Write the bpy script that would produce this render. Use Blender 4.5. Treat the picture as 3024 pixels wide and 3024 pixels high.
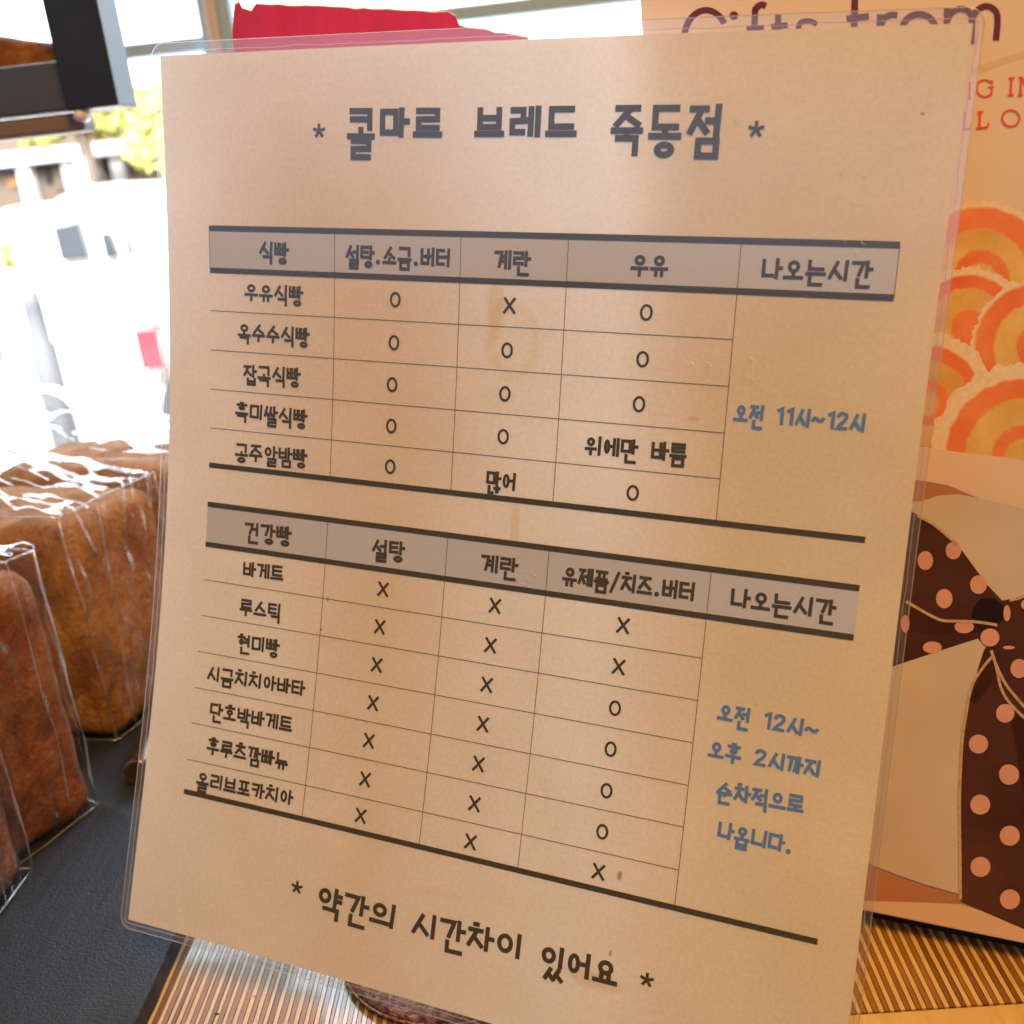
import bpy, bmesh, math, random
import numpy as np
from mathutils import Vector, Matrix, noise

random.seed(7)
for o in list(bpy.data.objects):
    bpy.data.objects.remove(o)
SC = bpy.context.scene
COL = SC.collection
R3 = np.array([[0.9947, -0.0913, -0.0472], [0.0151, -0.3253, 0.9455], [-0.1017, -0.9412, -0.3222]])
FPX, CH = 3028.0, 232.6          # focal length in photo pixels, camera height over the board in mm

# ------------------------------------------------------------------ camera
cam_d = bpy.data.cameras.new('camera')
cam = bpy.data.objects.new('camera', cam_d); COL.objects.link(cam)
cam_d.sensor_width = 36; cam_d.sensor_height = 36; cam_d.lens = 36 * FPX / 3024
cam_d.clip_start = 0.01; cam_d.clip_end = 500
M = Matrix.Identity(4)
for r in range(3):
    M[r][0] = R3[r, 0]; M[r][1] = -R3[r, 1]; M[r][2] = -R3[r, 2]
M.translation = (0, 0, CH / 1000)
cam.matrix_world = M
cam_d.dof.use_dof = True; cam_d.dof.focus_distance = 0.275; cam_d.dof.aperture_fstop = 17
SC.camera = cam

# ------------------------------------------------------------------ light
W = bpy.data.worlds.new('World'); SC.world = W; W.use_nodes = True
bg = W.node_tree.nodes['Background']
bg.inputs[0].default_value = (1.0, 0.66, 0.34, 1); bg.inputs[1].default_value = 0.13

def area(name, loc, target, size, power, color, size_y=None):
    l = bpy.data.lights.new(name, 'AREA'); l.energy = power; l.color = color; l.size = size
    if size_y: l.shape = 'RECTANGLE'; l.size_y = size_y
    o = bpy.data.objects.new(name, l); COL.objects.link(o)
    o.location = loc
    o.rotation_euler = (Vector(target) - Vector(loc)).to_track_quat('-Z', 'Y').to_euler()
    return o
area('warm_ceiling_lamp', (0.26, -0.34, 1.20), (0.02, 0.24, 0.08), 0.35, 19.8, (1.0, 0.485, 0.078))
area('cool_sheet_fill', (-1.13, -1.28, 0.78), (0.0, 0.27, 0.2), 2.3, 6.2, (0.50, 0.70, 1.0), 0.40)  # added panel behind the camera, lends the sheet top a cool cast
area('street_daylight', (-2.5, 3.2, 4.2), (-3.6, 10.0, -0.4), 4.0, 6000, (1.0, 0.98, 0.95))

SC.view_settings.view_transform = 'Standard'; SC.view_settings.look = 'None'
SC.view_settings.exposure = 0; SC.view_settings.gamma = 1; SC.view_settings.use_curve_mapping = False
SC.cycles.transparent_max_bounces = 16
SC.cycles.max_bounces = 6; SC.cycles.diffuse_bounces = 3; SC.cycles.glossy_bounces = 3

# ------------------------------------------------------------------ helpers
def ray(px, py):
    return R3 @ np.array([(px - 1512) / FPX, (py - 1512) / FPX, 1.0])
def onz(px, py, z=0.0):
    r = ray(px, py); return np.array([0, 0, CH]) + r * ((z - CH) / r[2])
def ony(px, py, y):
    r = ray(px, py); return np.array([0, 0, CH]) + r * (y / r[1])

def link(o, parent=None):
    COL.objects.link(o)
    if parent is not None: o.parent = parent
    return o
def empty(name, loc=(0, 0, 0)):
    o = bpy.data.objects.new(name, None); o.empty_display_size = 0.02
    o.location = [c / 1000 for c in loc]
    return link(o)
def tag(o, label, cat, group=None):
    o['label'] = label; o['category'] = cat
    if group: o['group'] = group
    return o
def local(parent):
    return np.array(parent.location) * 1000 if parent is not None else np.zeros(3)
def mesh(name, verts, faces, mat, parent=None, smooth=False, uv=None):
    """verts in millimetres, world axes; the object hangs at its parent's place"""
    me = bpy.data.meshes.new(name)
    off = local(parent)
    V = (np.asarray(verts, float) - off) / 1000
    me.from_pydata(V.tolist(), [], faces); me.update()
    if smooth: me.polygons.foreach_set('use_smooth', [True] * len(me.polygons))
    if uv is not None:
        l = me.uv_layers.new(name='UVMap')
        for lp in me.loops: l.data[lp.index].uv = uv[lp.vertex_index]
    mats = mat if isinstance(mat, (list, tuple)) else [mat]
    for m in mats: me.materials.append(m)
    return link(bpy.data.objects.new(name, me), parent)
BOXF = [(0, 3, 2, 1), (4, 5, 6, 7), (0, 1, 5, 4), (1, 2, 6, 5), (2, 3, 7, 6), (3, 0, 4, 7)]
def box(x0, x1, y0, y1, z0, z1):
    return [(x0, y0, z0), (x1, y0, z0), (x1, y1, z0), (x0, y1, z0), (x0, y0, z1), (x1, y0, z1), (x1, y1, z1), (x0, y1, z1)]
class MB:
    def __init__(s): s.v = []; s.f = []
    def add(s, v, f):
        n = len(s.v); s.v += [tuple(p) for p in v]; s.f += [tuple(i + n for i in q) for q in f]
    def box(s, *a): s.add(box(*a), BOXF)
    def obj(s, name, mat, parent=None, smooth=False): return mesh(name, s.v, s.f, mat, parent, smooth)
def bevel(o, w, seg=2):
    m = o.modifiers.new('bevel', 'BEVEL'); m.width = w / 1000; m.segments = seg; m.limit_method = 'ANGLE'
    return o
def tube(pts, rad, n=8, cap=True):
    pts = [np.array(p, float) for p in pts]; v = []; f = []
    rads = rad if isinstance(rad, (list, tuple)) else [rad] * len(pts)
    for i, p in enumerate(pts):
        t = pts[min(i + 1, len(pts) - 1)] - pts[max(i - 1, 0)]; t /= np.linalg.norm(t) + 1e-9
        a = np.cross(t, [0, 0, 1.0]);
        if np.linalg.norm(a) < 1e-3: a = np.cross(t, [1.0, 0, 0])
        a /= np.linalg.norm(a); b = np.cross(t, a)
        for k in range(n):
            q = 2 * math.pi * k / n; v.append(p + rads[i] * (math.cos(q) * a + math.sin(q) * b))
    for i in range(len(pts) - 1):
        for k in range(n):
            f.append((i * n + k, i * n + (k + 1) % n, (i + 1) * n + (k + 1) % n, (i + 1) * n + k))
    if cap: f.append(tuple(range(n))[::-1]); f.append(tuple(range((len(pts) - 1) * n, len(pts) * n)))
    return v, f

# ------------------------------------------------------------------ materials
def mat(name, color, rough=0.6, spec=0.5, metal=0.0, **kw):
    m = bpy.data.materials.new(name); m.use_nodes = True
    b = m.node_tree.nodes['Principled BSDF']
    b.inputs['Base Color'].default_value = (*color, 1); b.inputs['Roughness'].default_value = rough
    b.inputs['Specular IOR Level'].default_value = spec; b.inputs['Metallic'].default_value = metal
    for k, v in kw.items(): b.inputs[k].default_value = v
    return m
def N(m, t, **kw):
    n = m.node_tree.nodes.new(t)
    for k, v in kw.items():
        if hasattr(n, k): setattr(n, k, v)
        else: n.inputs[k].default_value = v
    return n
def L(m, a, b): m.node_tree.links.new(a, b)
def coords(m, scale=(1, 1, 1), kind='Object', rot=(0, 0, 0)):
    t = N(m, 'ShaderNodeTexCoord'); mp = N(m, 'ShaderNodeMapping')
    mp.inputs['Scale'].default_value = scale; mp.inputs['Rotation'].default_value = rot
    L(m, t.outputs[kind], mp.inputs['Vector']); return mp.outputs[0]
def noisy(m, vec, scale, detail=4, rough=0.6):
    n = N(m, 'ShaderNodeTexNoise'); n.inputs['Scale'].default_value = scale
    n.inputs['Detail'].default_value = detail; n.inputs['Roughness'].default_value = rough
    L(m, vec, n.inputs['Vector']); return n.outputs['Fac']
def ramp(m, fac, stops):
    r = N(m, 'ShaderNodeValToRGB'); e = r.color_ramp.elements
    while len(e) < len(stops): e.new(0.5)
    for i, (p, c) in enumerate(stops): e[i].position = p; e[i].color = (*c, 1)
    L(m, fac, r.inputs[0]); return r.outputs[0]
def bsdf(m): return m.node_tree.nodes['Principled BSDF']
def bump(m, h, strength=0.3, dist=0.001):
    b = N(m, 'ShaderNodeBump'); b.inputs['Strength'].default_value = strength; b.inputs['Distance'].default_value = dist
    L(m, h, b.inputs['Height']); L(m, b.outputs[0], bsdf(m).inputs['Normal']) if 'Principled BSDF' in m.node_tree.nodes else None
    return b.outputs[0]
def grainmat(name, c0, c1, scale, rough=0.6, vecscale=(1, 1, 1), bumpk=0.2, spec=0.4, dist=0.001, p0=0.3, p1=0.7):
    m = mat(name, c0, rough, spec); v = coords(m, vecscale)
    n = noisy(m, v, scale); L(m, ramp(m, n, [(p0, c0), (p1, c1)]), bsdf(m).inputs['Base Color'])
    if bumpk: bump(m, n, bumpk, dist)
    return m
def clear(name, tint, rough, base, k, bumpscale=0, bumpk=0.0, white=0.0, veil=0.0, dist=0.002):
    """thin clear plastic: see-through with a fresnel reflection and a little milky scatter"""
    m = bpy.data.materials.new(name); m.use_nodes = True; nt = m.node_tree; nt.nodes.clear()
    out = N(m, 'ShaderNodeOutputMaterial'); tr = N(m, 'ShaderNodeBsdfTransparent'); gl = N(m, 'ShaderNodeBsdfGlossy')
    tr.inputs[0].default_value = (*tint, 1); gl.inputs['Roughness'].default_value = rough
    fr = N(m, 'ShaderNodeLayerWeight'); fr.inputs['Blend'].default_value = 0.5      # Schlick's fresnel, the same from both sides
    pw = N(m, 'ShaderNodeMath', operation='POWER'); L(m, fr.outputs['Facing'], pw.inputs[0]); pw.inputs[1].default_value = 5
    sk = N(m, 'ShaderNodeMath', operation='MULTIPLY_ADD'); L(m, pw.outputs[0], sk.inputs[0]); sk.inputs[1].default_value = 0.96; sk.inputs[2].default_value = 0.04
    ma = N(m, 'ShaderNodeMath', operation='MULTIPLY_ADD'); L(m, sk.outputs[0], ma.inputs[0])
    ma.inputs[1].default_value = k; ma.inputs[2].default_value = base; ma.use_clamp = True
    if bumpscale:
        n = noisy(m, coords(m), bumpscale, 3, 0.5); b = N(m, 'ShaderNodeBump')
        b.inputs['Strength'].default_value = bumpk; b.inputs['Distance'].default_value = dist
        L(m, n, b.inputs['Height']); L(m, b.outputs[0], gl.inputs['Normal']); L(m, b.outputs[0], fr.inputs['Normal'])
    src = tr.outputs[0]
    if veil:
        tl = N(m, 'ShaderNodeBsdfTranslucent'); tl.inputs[0].default_value = (0.9, 0.9, 0.92, 1)
        df = N(m, 'ShaderNodeBsdfDiffuse'); df.inputs[0].default_value = (0.9, 0.9, 0.92, 1)
        m0 = N(m, 'ShaderNodeMixShader'); m0.inputs[0].default_value = 0.5
        L(m, tl.outputs[0], m0.inputs[1]); L(m, df.outputs[0], m0.inputs[2])
        m1 = N(m, 'ShaderNodeMixShader'); m1.inputs[0].default_value = veil
        L(m, src, m1.inputs[1]); L(m, m0.outputs[0], m1.inputs[2]); src = m1.outputs[0]
    mx = N(m, 'ShaderNodeMixShader'); L(m, ma.outputs[0], mx.inputs[0]); L(m, src, mx.inputs[1]); L(m, gl.outputs[0], mx.inputs[2])
    L(m, mx.outputs[0], out.inputs[0])
    return m

# ------------------------------------------------------------------ sky and street (seen, far out of focus, through the shop window)
m_sky = bpy.data.materials.new('sky'); m_sky.use_nodes = True; m_sky.node_tree.nodes.clear()
_o = N(m_sky, 'ShaderNodeOutputMaterial'); _e = N(m_sky, 'ShaderNodeEmission')
_e.inputs[0].default_value = (0.72, 0.87, 1.0, 1); _e.inputs[1].default_value = 9.0; L(m_sky, _e.outputs[0], _o.inputs[0])
sv, sf = [], []
NA, NE, RS = 32, 12, 60000.0
for j in range(NE + 1):
    el = math.radians(-6 + 53.5 * j / NE)
    for i in range(NA + 1):
        az = math.radians(-62 + 96 * i / NA)
        sv.append((RS * math.sin(az) * math.cos(el), RS * math.cos(az) * math.cos(el), RS * math.sin(el)))
for j in range(NE):
    for i in range(NA):
        a = j * (NA + 1) + i; sf.append((a, a + 1, a + NA + 2, a + NA + 1))
mesh('sky', sv, sf, m_sky)['kind'] = 'structure'

GZ = -1350.0
m_asph = grainmat('asphalt', (0.30, 0.30, 0.31), (0.36, 0.36, 0.37), 3, 0.9)
m_pave = grainmat('pavement', (0.42, 0.41, 0.39), (0.50, 0.49, 0.47), 2, 0.9)
mesh('road', [(-40000, 6300, GZ), (30000, 6300, GZ), (30000, 59000, GZ), (-40000, 59000, GZ)], [(0, 1, 2, 3)], m_asph)['kind'] = 'structure'
mb = MB(); mb.box(-30000, 20000, 900, 6300, GZ - 300, GZ + 120); mb.obj('pavement', m_pave)['kind'] = 'structure'

m_white = mat('white_paint', (0.80, 0.80, 0.80), 0.3, 0.5)
m_tan = grainmat('tan_wall', (0.15, 0.115, 0.09), (0.20, 0.155, 0.12), 0.8, 0.8)
m_wwall = mat('white_render', (0.75, 0.75, 0.74), 0.8)
m_blueg = mat('dark_glass', (0.035, 0.042, 0.05), 0.3)
m_orange = mat('orange_sign', (0.30, 0.15, 0.06), 0.6)
m_bluesign = mat('blue_sign', (0.06, 0.10, 0.16), 0.6)
m_tyre = mat('tyre', (0.02, 0.02, 0.022), 0.7)
m_rim = mat('rim', (0.35, 0.35, 0.36), 0.35, metal=0.6)
m_red = mat('red_lens', (0.55, 0.02, 0.03), 0.2)
m_bollard = grainmat('bollard_grey', (0.04, 0.045, 0.052), (0.06, 0.065, 0.072), 6, 0.7)
m_leaf = mat('leaf', (0.46, 0.44, 0.13), 0.6); bsdf(m_leaf).inputs['Transmission Weight'].default_value = 0.0
m_leaf2 = mat('leaf_green', (0.10, 0.20, 0.03), 0.6)
m_trunk = grainmat('bark', (0.08, 0.06, 0.045), (0.13, 0.10, 0.08), 8, 0.9)

# shop building across the street
BY = 13000.0
bl = empty('shop_building', (-6500, BY, GZ))
tag(bl, 'low tan and white shop building across the street', 'building')
mb = MB(); mb.box(-16000, 3000, BY, BY + 6000, GZ, ony(200, 330, BY)[2]); mb.obj('wall', m_tan, bl)
mb = MB(); mb.box(-16000, 3000, BY - 150, BY + 6000, ony(200, 330, BY)[2], 3600); mb.obj('upper_wall', m_wwall, bl)
mb = MB(); mb.box(-16000, 3000, BY - 420, BY - 3, ony(200, 476, BY)[2], ony(200, 436, BY)[2]); mb.obj('canopy_beam', m_white, bl)
for px in (100, 300, 375, 232):
    c = ony(px, 520, BY)[0]; mb = MB(); mb.box(c - 75, c + 75, BY - 260, BY - 100, GZ, ony(200, 476, BY)[2] - 2); mb.obj('post', m_white, bl)
for x0, x1, y0, y1, mm in ((20, 92, 486, 515, m_bluesign), (25, 92, 517, 548, m_orange), (130, 160, 492, 540, m_blueg),
                           (255, 290, 492, 560, m_blueg), (328, 366, 490, 560, m_blueg), (160, 205, 500, 560, m_tan)):
    a = ony(x0, y0, BY); b = ony(x1, y1, BY); mb = MB()
    mb.box(a[0], b[0], BY - 60, BY - 2, b[2], a[2]); mb.obj('window' if mm is m_blueg else 'sign_panel', mm, bl)

def wheel(parent, x, y, z, r=330):
    w = MB(); n = 28
    for yy in (y - 110, y + 110):
        for k in range(n): w.v.append((x + r * math.cos(6.2832 * k / n), yy, z + r * math.sin(6.2832 * k / n)))
    w.f += [(k, (k + 1) % n, n + (k + 1) % n, n + k) for k in range(n)] + [tuple(range(n)), tuple(range(n, 2 * n))[::-1]]
    o = bevel(w.obj('wheel', m_tyre, parent), 25)
    w = MB()
    for yy in (y - 122, y - 105):
        for k in range(n): w.v.append((x + r * .62 * math.cos(6.2832 * k / n), yy, z + r * .62 * math.sin(6.2832 * k / n)))
    w.f += [(k, (k + 1) % n, n + (k + 1) % n, n + k) for k in range(n)] + [tuple(range(n)), tuple(range(n, 2 * n))[::-1]]
    h = w.obj('rim', m_rim, o); h.location = (0, 0, 0); h.matrix_parent_inverse = Matrix()
    return o
def vehicle(name, label, x0, y0, profile, width, wheels, windows, light):
    """profile: outline (x, z) seen from the shop side, rear end first"""
    e = empty(name, (x0 + 2000, y0 + width / 2, GZ)); tag(e, label, name.split('_')[-1])
    n = len(profile); v = []; f = []
    for yy, ins in ((y0 + 130, 0.93), (y0, 1.0), (y0 + width, 1.0), (y0 + width - 130, 0.93)):
        for (x, z) in profile:
            zz = GZ + z; tuck = 160 if z > 950 else 0
            yo = yy + (tuck if yy < y0 + width / 2 else -tuck)
            v.append((x0 + x, yo, zz))
    ring = lambda i: list(range(i * n, i * n + n))
    for i in range(3):
        a, b = ring(i), ring(i + 1)
        for k in range(n): f.append((a[k], a[(k + 1) % n], b[(k + 1) % n], b[k]))
    f.append(tuple(ring(0)[::-1])); f.append(tuple(ring(3)))
    bevel(mesh('body', v, f, m_white, e, False), 60, 3)
    for poly in windows:
        m = len(poly); vv = [(x0 + x, y0 + 130 + 26 + 2, GZ + z) for x, z in poly] + [(x0 + x, y0 + 200, GZ + z) for x, z in poly]
        vv = [(x, y - 30 if i < m else y, z) for i, (x, y, z) in enumerate(vv)]
        mesh('side_window', vv, [tuple(range(m)), tuple(range(m, 2 * m))[::-1]] + [(k, (k + 1) % m, m + (k + 1) % m, m + k) for k in range(m)], m_blueg, e)
    for (x, z, r) in wheels: wheel(e, x0 + x, y0 + 92, GZ + z, r)
    if light:
        mb = MB(); mb.box(x0 - 25, x0 + 110, y0 - 22, y0 + 120, GZ + light[0], GZ + light[1]); bevel(mb.obj('taillight', m_red, e), 15)
    return e
CX = ony(418, 1020, 6000)[0]
vehicle('parked_car', 'white parked car with red taillight close outside the window', CX, 6000,
        [(0, 240), (-30, 560), (10, 900), (220, 960), (640, 1400), (1900, 1430), (2700, 980), (3900, 880), (4100, 620), (4080, 240)], 1750,
        [(400, 330, 340), (3300, 330, 340)], [[(560, 1010), (760, 1330), (1300, 1340), (1300, 1010)], [(1380, 1010), (1380, 1340), (1850, 1340), (2350, 1010)]], (640, 880))
VX = ony(-110, 600, 9000)[0]
def vw(x0, y0, x1, y1):
    a = ony(x0, y0, 9130); b = ony(x1, y1, 9130)
    return [(a[0] - VX, b[2] - GZ), (a[0] - VX - 8, a[2] - GZ), (b[0] - VX - 25, a[2] - GZ), (b[0] - VX, b[2] - GZ)]
vehicle('parked_van', 'white van with small dark side windows parked across the street', VX, 9000,
        [(0, 30), (-20, 800), (30, 1480), (180, 1640), (420, 1660), (560, 1600), (760, 1700), (1150, 1760), (1500, 1720), (2600, 1700), (3300, 1150), (4300, 1000), (4450, 650), (4400, 30)], 1800,
        [(2100, 340, 340), (3700, 340, 340)], [vw(150, 640, 262, 762), vw(288, 690, 348, 758), vw(362, 680, 392, 752)], None)
# white parasol standing before the van
pq = ony(262, 600, 8200); pe = empty('parasol', (pq[0], 8200, GZ)); tag(pe, 'open white parasol standing in front of the white van', 'parasol')
v, f = tube([(pq[0], 8200, GZ), (pq[0], 8200, pq[2] + 330)], [38, 34], 14); mesh('pole', v, f, m_white, pe, True)
v = []; f = []; NP = 16
for k, (rr, zz) in enumerate(((0, 130), (.25, 112), (.6, 60), (1.0, -40), (1.0, -95), (.97, -95), (.6, 45), (0, 110))):
    for t in range(NP):
        q = 2 * math.pi * t / NP; dip = 1 - .05 * (t % 2)
        v.append((pq[0] + 330 * rr * dip * math.cos(q), 8200 + 330 * rr * dip * math.sin(q), pq[2] + zz + 60 * rr * math.cos(q)))
f = [(k * NP + t, k * NP + (t + 1) % NP, (k + 1) * NP + (t + 1) % NP, (k + 1) * NP + t) for k in range(7) for t in range(NP)]
mesh('canopy', v, f, mat('canvas_white', (.74, .77, .82), .8), pe)
# bollard with weeds
bp = ony(120, 1000, 4700)
bo = empty('bollard', (bp[0], 4700, GZ + 120)); tag(bo, 'grey stone bollard on the pavement outside', 'bollard')
tz = ony(80, 855, 4700)[2]
v, f = tube([(bp[0], 4700, GZ + 120), (bp[0], 4700, GZ + 330), (bp[0], 4700, tz - 260), (bp[0], 4700, tz - 240), (bp[0], 4700, tz - 90), (bp[0], 4700, tz - 15), (bp[0], 4700, tz)],
            [78, 66, 60, 46, 44, 40, 22], 20)
mesh('post', v, f, m_bollard, bo, True)
v, f = tube([(bp[0], 4700, GZ + 121), (bp[0], 4700, GZ + 190)], [95, 88], 20); mesh('base_collar', v, f, m_bollard, bo)
def leaves(cx, cy, cz, rx, ry, rz, n, s, seed, hollow=0.25):
    rnd = random.Random(seed); v = []; f = []
    clumps = [(rnd.gauss(0, .5), rnd.gauss(0, .5), rnd.gauss(0, .5)) for _ in range(26)]
    for i in range(n):
        c = clumps[i % 26]; p = [c[k] + rnd.gauss(0, .16) for k in range(3)]
        p = (cx + p[0] * rx, cy + p[1] * ry, cz + p[2] * rz)
        a = Vector((rnd.gauss(0, 1), rnd.gauss(0, 1), rnd.gauss(0, 1))).normalized(); b = a.orthogonal().normalized()
        k = len(v); q = s * rnd.uniform(.6, 1.2)
        v += [Vector(p) + a * q, Vector(p) + b * q * .5, Vector(p) - a * q, Vector(p) - b * q * .5]
        f.append((k, k + 1, k + 2, k + 3))
    return [tuple(x) for x in v], f
v, f = leaves(bp[0] - 75, 4690, GZ + 260, 40, 50, 160, 160, 26, 3)
wd = mesh('weeds', v, f, m_leaf2); tag(wd, 'small green weeds growing against the grey bollard', 'weeds')
def tree(px, py, y, rx, rz, seed, label, n=2600):
    c = ony(px, py, y); e = empty('street_tree', (c[0], y, GZ)); tag(e, label, 'tree', 'trees along the far kerb')
    v, f = tube([(c[0], y, GZ), (c[0] + 40, y, GZ + 900), (c[0] - 30, y, c[2] - rz * .4), (c[0], y, c[2] + rz * .4)], [110, 85, 60, 20], 10)
    tr = mesh('trunk', v, f, m_trunk, e, True)
    rnd = random.Random(seed)
    for k in range(5):
        q = rnd.uniform(0, 6.28); v, f = tube([(c[0], y, c[2] - rz * .5), (c[0] + rx * .4 * math.cos(q), y + rx * .4 * math.sin(q), c[2] + rz * rnd.uniform(-.1, .5))], [45, 12], 6)
        mesh('limb', v, f, m_trunk, tr).location = (0, 0, 0)
    v, f = leaves(c[0], y, c[2], rx, rx * .8, rz, n, 85, seed); mesh('crown', v, f, m_leaf, e)
    return e
tree(235, 335, 11000, 620, 230, 11, 'yellow green street tree standing before the tan shop wall')
tree(470, 400, 10800, 300, 420, 12, 'yellow green street tree behind the roof of the white van')
sc_ = ony(0, 745, 5200); v, f = leaves(sc_[0], 5200, sc_[2], 60, 60, 110, 90, 50, 13)
v2, f2 = tube([(sc_[0] - 480, 5200, GZ + 120), (sc_[0] - 420, 5200, -500), (sc_[0] - 60, 5200, sc_[2] + 60)], [16, 12, 5], 6)
sp_ = empty('sapling', (sc_[0] - 480, 5200, GZ + 120)); tag(sp_, 'thin sapling with yellow leaves beside the bollard', 'sapling')
mesh('crown', v, f, m_leaf, sp_); mesh('stem', v2, f2, m_trunk, sp_)

# shop window frame
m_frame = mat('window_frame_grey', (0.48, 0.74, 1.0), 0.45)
m_pink = mat('frame_pale', (0.85, 0.74, 0.74), 0.5)
fy = 1500.0
fr = empty('window_frame', (-450, fy, -14)); tag(fr, 'grey metal shop window frame behind the sheet', 'window frame')
zt = ony(480, 118, fy)[2]; zb = ony(480, 163, fy)[2]
mb = MB(); mb.box(-1500, 900, fy, fy + 30, zb, zt); bevel(mb.obj('transom', m_frame, fr), 2)
xa = ony(592, 60, fy)[0]; xb = ony(618, 60, fy)[0]; xc = ony(652, 60, fy)[0]; xd = ony(690, 60, fy)[0]
mb = MB(); mb.box(xa, xb, fy - 12, fy + 40, -14, 1400); bevel(mb.obj('mullion', m_frame, fr), 2)
mb = MB(); mb.box(xb + .5, xc, fy - 22, fy + 40, -14, 1400); bevel(mb.obj('mullion_cover', m_pink, fr), 4)
mb = MB(); mb.box(xc + .5, xd, fy - 12, fy + 40, -14, 1400); bevel(mb.obj('mullion', m_frame, fr), 2)

# ------------------------------------------------------------------ board of glued strips, counter
m_light = grainmat('pale_strip', (0.50, 0.36, 0.15), (0.60, 0.45, 0.20), 60, 0.30, (6, 0.5, 1), 0.10, 0.5, 0.0004)
m_dark = grainmat('brown_strip', (0.19, 0.085, 0.027), (0.28, 0.13, 0.042), 60, 0.32, (6, 0.5, 1), 0.10, 0.5, 0.0004)
m_dark2 = grainmat('dark_brown_strip', (0.13, 0.052, 0.02), (0.20, 0.088, 0.032), 60, 0.34, (6, 0.5, 1), 0.10, 0.5, 0.0004)
m_glue = mat('dark_joint', (0.03, 0.012, 0.006), 0.7)
for mm in (m_light, m_dark, m_dark2):
    bsdf(mm).inputs['Coat Weight'].default_value = 0.75; bsdf(mm).inputs['Coat Roughness'].default_value = 0.07
m_counter = grainmat('counter_wood', (0.20, 0.11, 0.05), (0.27, 0.15, 0.07), 8, 0.5, (1, 6, 1))
mb = MB(); mb.box(-900, 700, 160, 760, -60, -14); mb.obj('counter', m_counter)['kind'] = 'structure'
bd = empty('striped_board', (0, 225, -14)); tag(bd, 'board of thin pale and brown glued wood strips under the menu sheet', 'board')
mb = MB(); mb.box(-470, 190, 226, 560, -14, -1.2); mb.obj('core', m_glue, bd)
rnd = random.Random(5)
x = -150.0; i = 0
YS = np.linspace(225.6, 520, 60)
while x < 150:
    pale = i % 2 == 0
    w = rnd.uniform(1.30, 1.58) if pale else rnd.uniform(1.42, 1.80)
    if rnd.random() < .06: w *= 0.72
    g = 0.105
    ph = rnd.uniform(0, 99); v = []; f = []
    dz = rnd.uniform(-.05, .05)
    for k, y in enumerate(YS):
        wl = 0.10 * noise.noise((ph, y * .16, 0)) + .05 * noise.noise((ph, y * .6, 3)); wr = 0.10 * noise.noise((ph + 7, y * .16, 0)) + .05 * noise.noise((ph + 7, y * .6, 3))
        v += [(x + g + wl, y, dz), (x + w - g + wr, y, dz)]
        if k: a = 2 * k; f.append((a - 2, a - 1, a + 1, a))
    n = len(v); v += [(p[0], p[1], -1.1) for p in v]
    for k in range(len(YS) - 1):
        a = 2 * k; f += [(a, a + 2, n + a + 2, n + a), (a + 3, a + 1, n + a + 1, n + a + 3)]
    f.append((1, 0, n, n + 1))
    mesh('strip', v, f, m_light if pale else (m_dark2 if rnd.random() < .3 else m_dark), bd)
    x += w; i += 1
mb = MB(); mb.box(-470, 190, 213.5, 225.2, -14, 0.1); bevel(mb.obj('front_rail', m_light, bd), .6)
m_hole = mat('dark_knot', (0.02, 0.008, 0.004), 0.8)
for (px, py, w) in ((640, 2994, 1.2), (753, 2942, 1.0)):
    c = onz(px, py, .1); mb = MB(); mb.box(c[0] - w * .6, c[0] + w * .6, c[1] - .35, c[1] + .35, -.2, .12); mb.obj('knot', m_hole if px == 640 else m_dark, bd)

# ------------------------------------------------------------------ slate tray
m_slate = mat('slate', (0.028, 0.032, 0.040), 0.55, 0.5)
_v = coords(m_slate, (1, 0.14, 1), rot=(0, 0, -.9)); _n = noisy(m_slate, _v, 130, 10, 0.75); _n2 = noisy(m_slate, coords(m_slate), 1100, 4)
L(m_slate, ramp(m_slate, _n, [(.3, (0.007, 0.012, 0.026)), (.75, (0.018, 0.029, 0.056))]), bsdf(m_slate).inputs['Base Color'])
_a = N(m_slate, 'ShaderNodeMath', operation='MULTIPLY_ADD'); L(m_slate, _n2, _a.inputs[0]); _a.inputs[1].default_value = .6; L(m_slate, _n, _a.inputs[2])
bump(m_slate, _a.outputs[0], 0.5, 0.0016)
SX = onz(460, 2900, 7)[0] - 1
v = []; f = []
ys = np.linspace(180, 560, 90); rnd = random.Random(9)
zt_, zb_ = 7.0, 0.35
for k, y in enumerate(ys):
    e1 = SX + .7 * noise.noise((y * .25, 0, 0)) + .35 * noise.noise((y * .9, 4, 0))
    v += [(-470, y, zt_), (e1 - .5, y, zt_), (e1, y, zt_ - .5 + .3 * noise.noise((y * .5, 9, 0))), (e1 + .2 + .5 * noise.noise((y * .4, 2, 0)), y, zb_), (-470, y, zb_)]
    if k:
        a = 5 * k
        for q in range(5): f.append((a - 5 + q, a - 5 + (q + 1) % 5, a + (q + 1) % 5, a + q))
f.append((0, 1, 2, 3, 4)); f.append(tuple(len(v) - 5 + q for q in (4, 3, 2, 1, 0)))
tag(mesh('slate_tray', v, f, m_slate), 'dark grey slate tray with a rough edge under the bagged loaves', 'tray')

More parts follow.
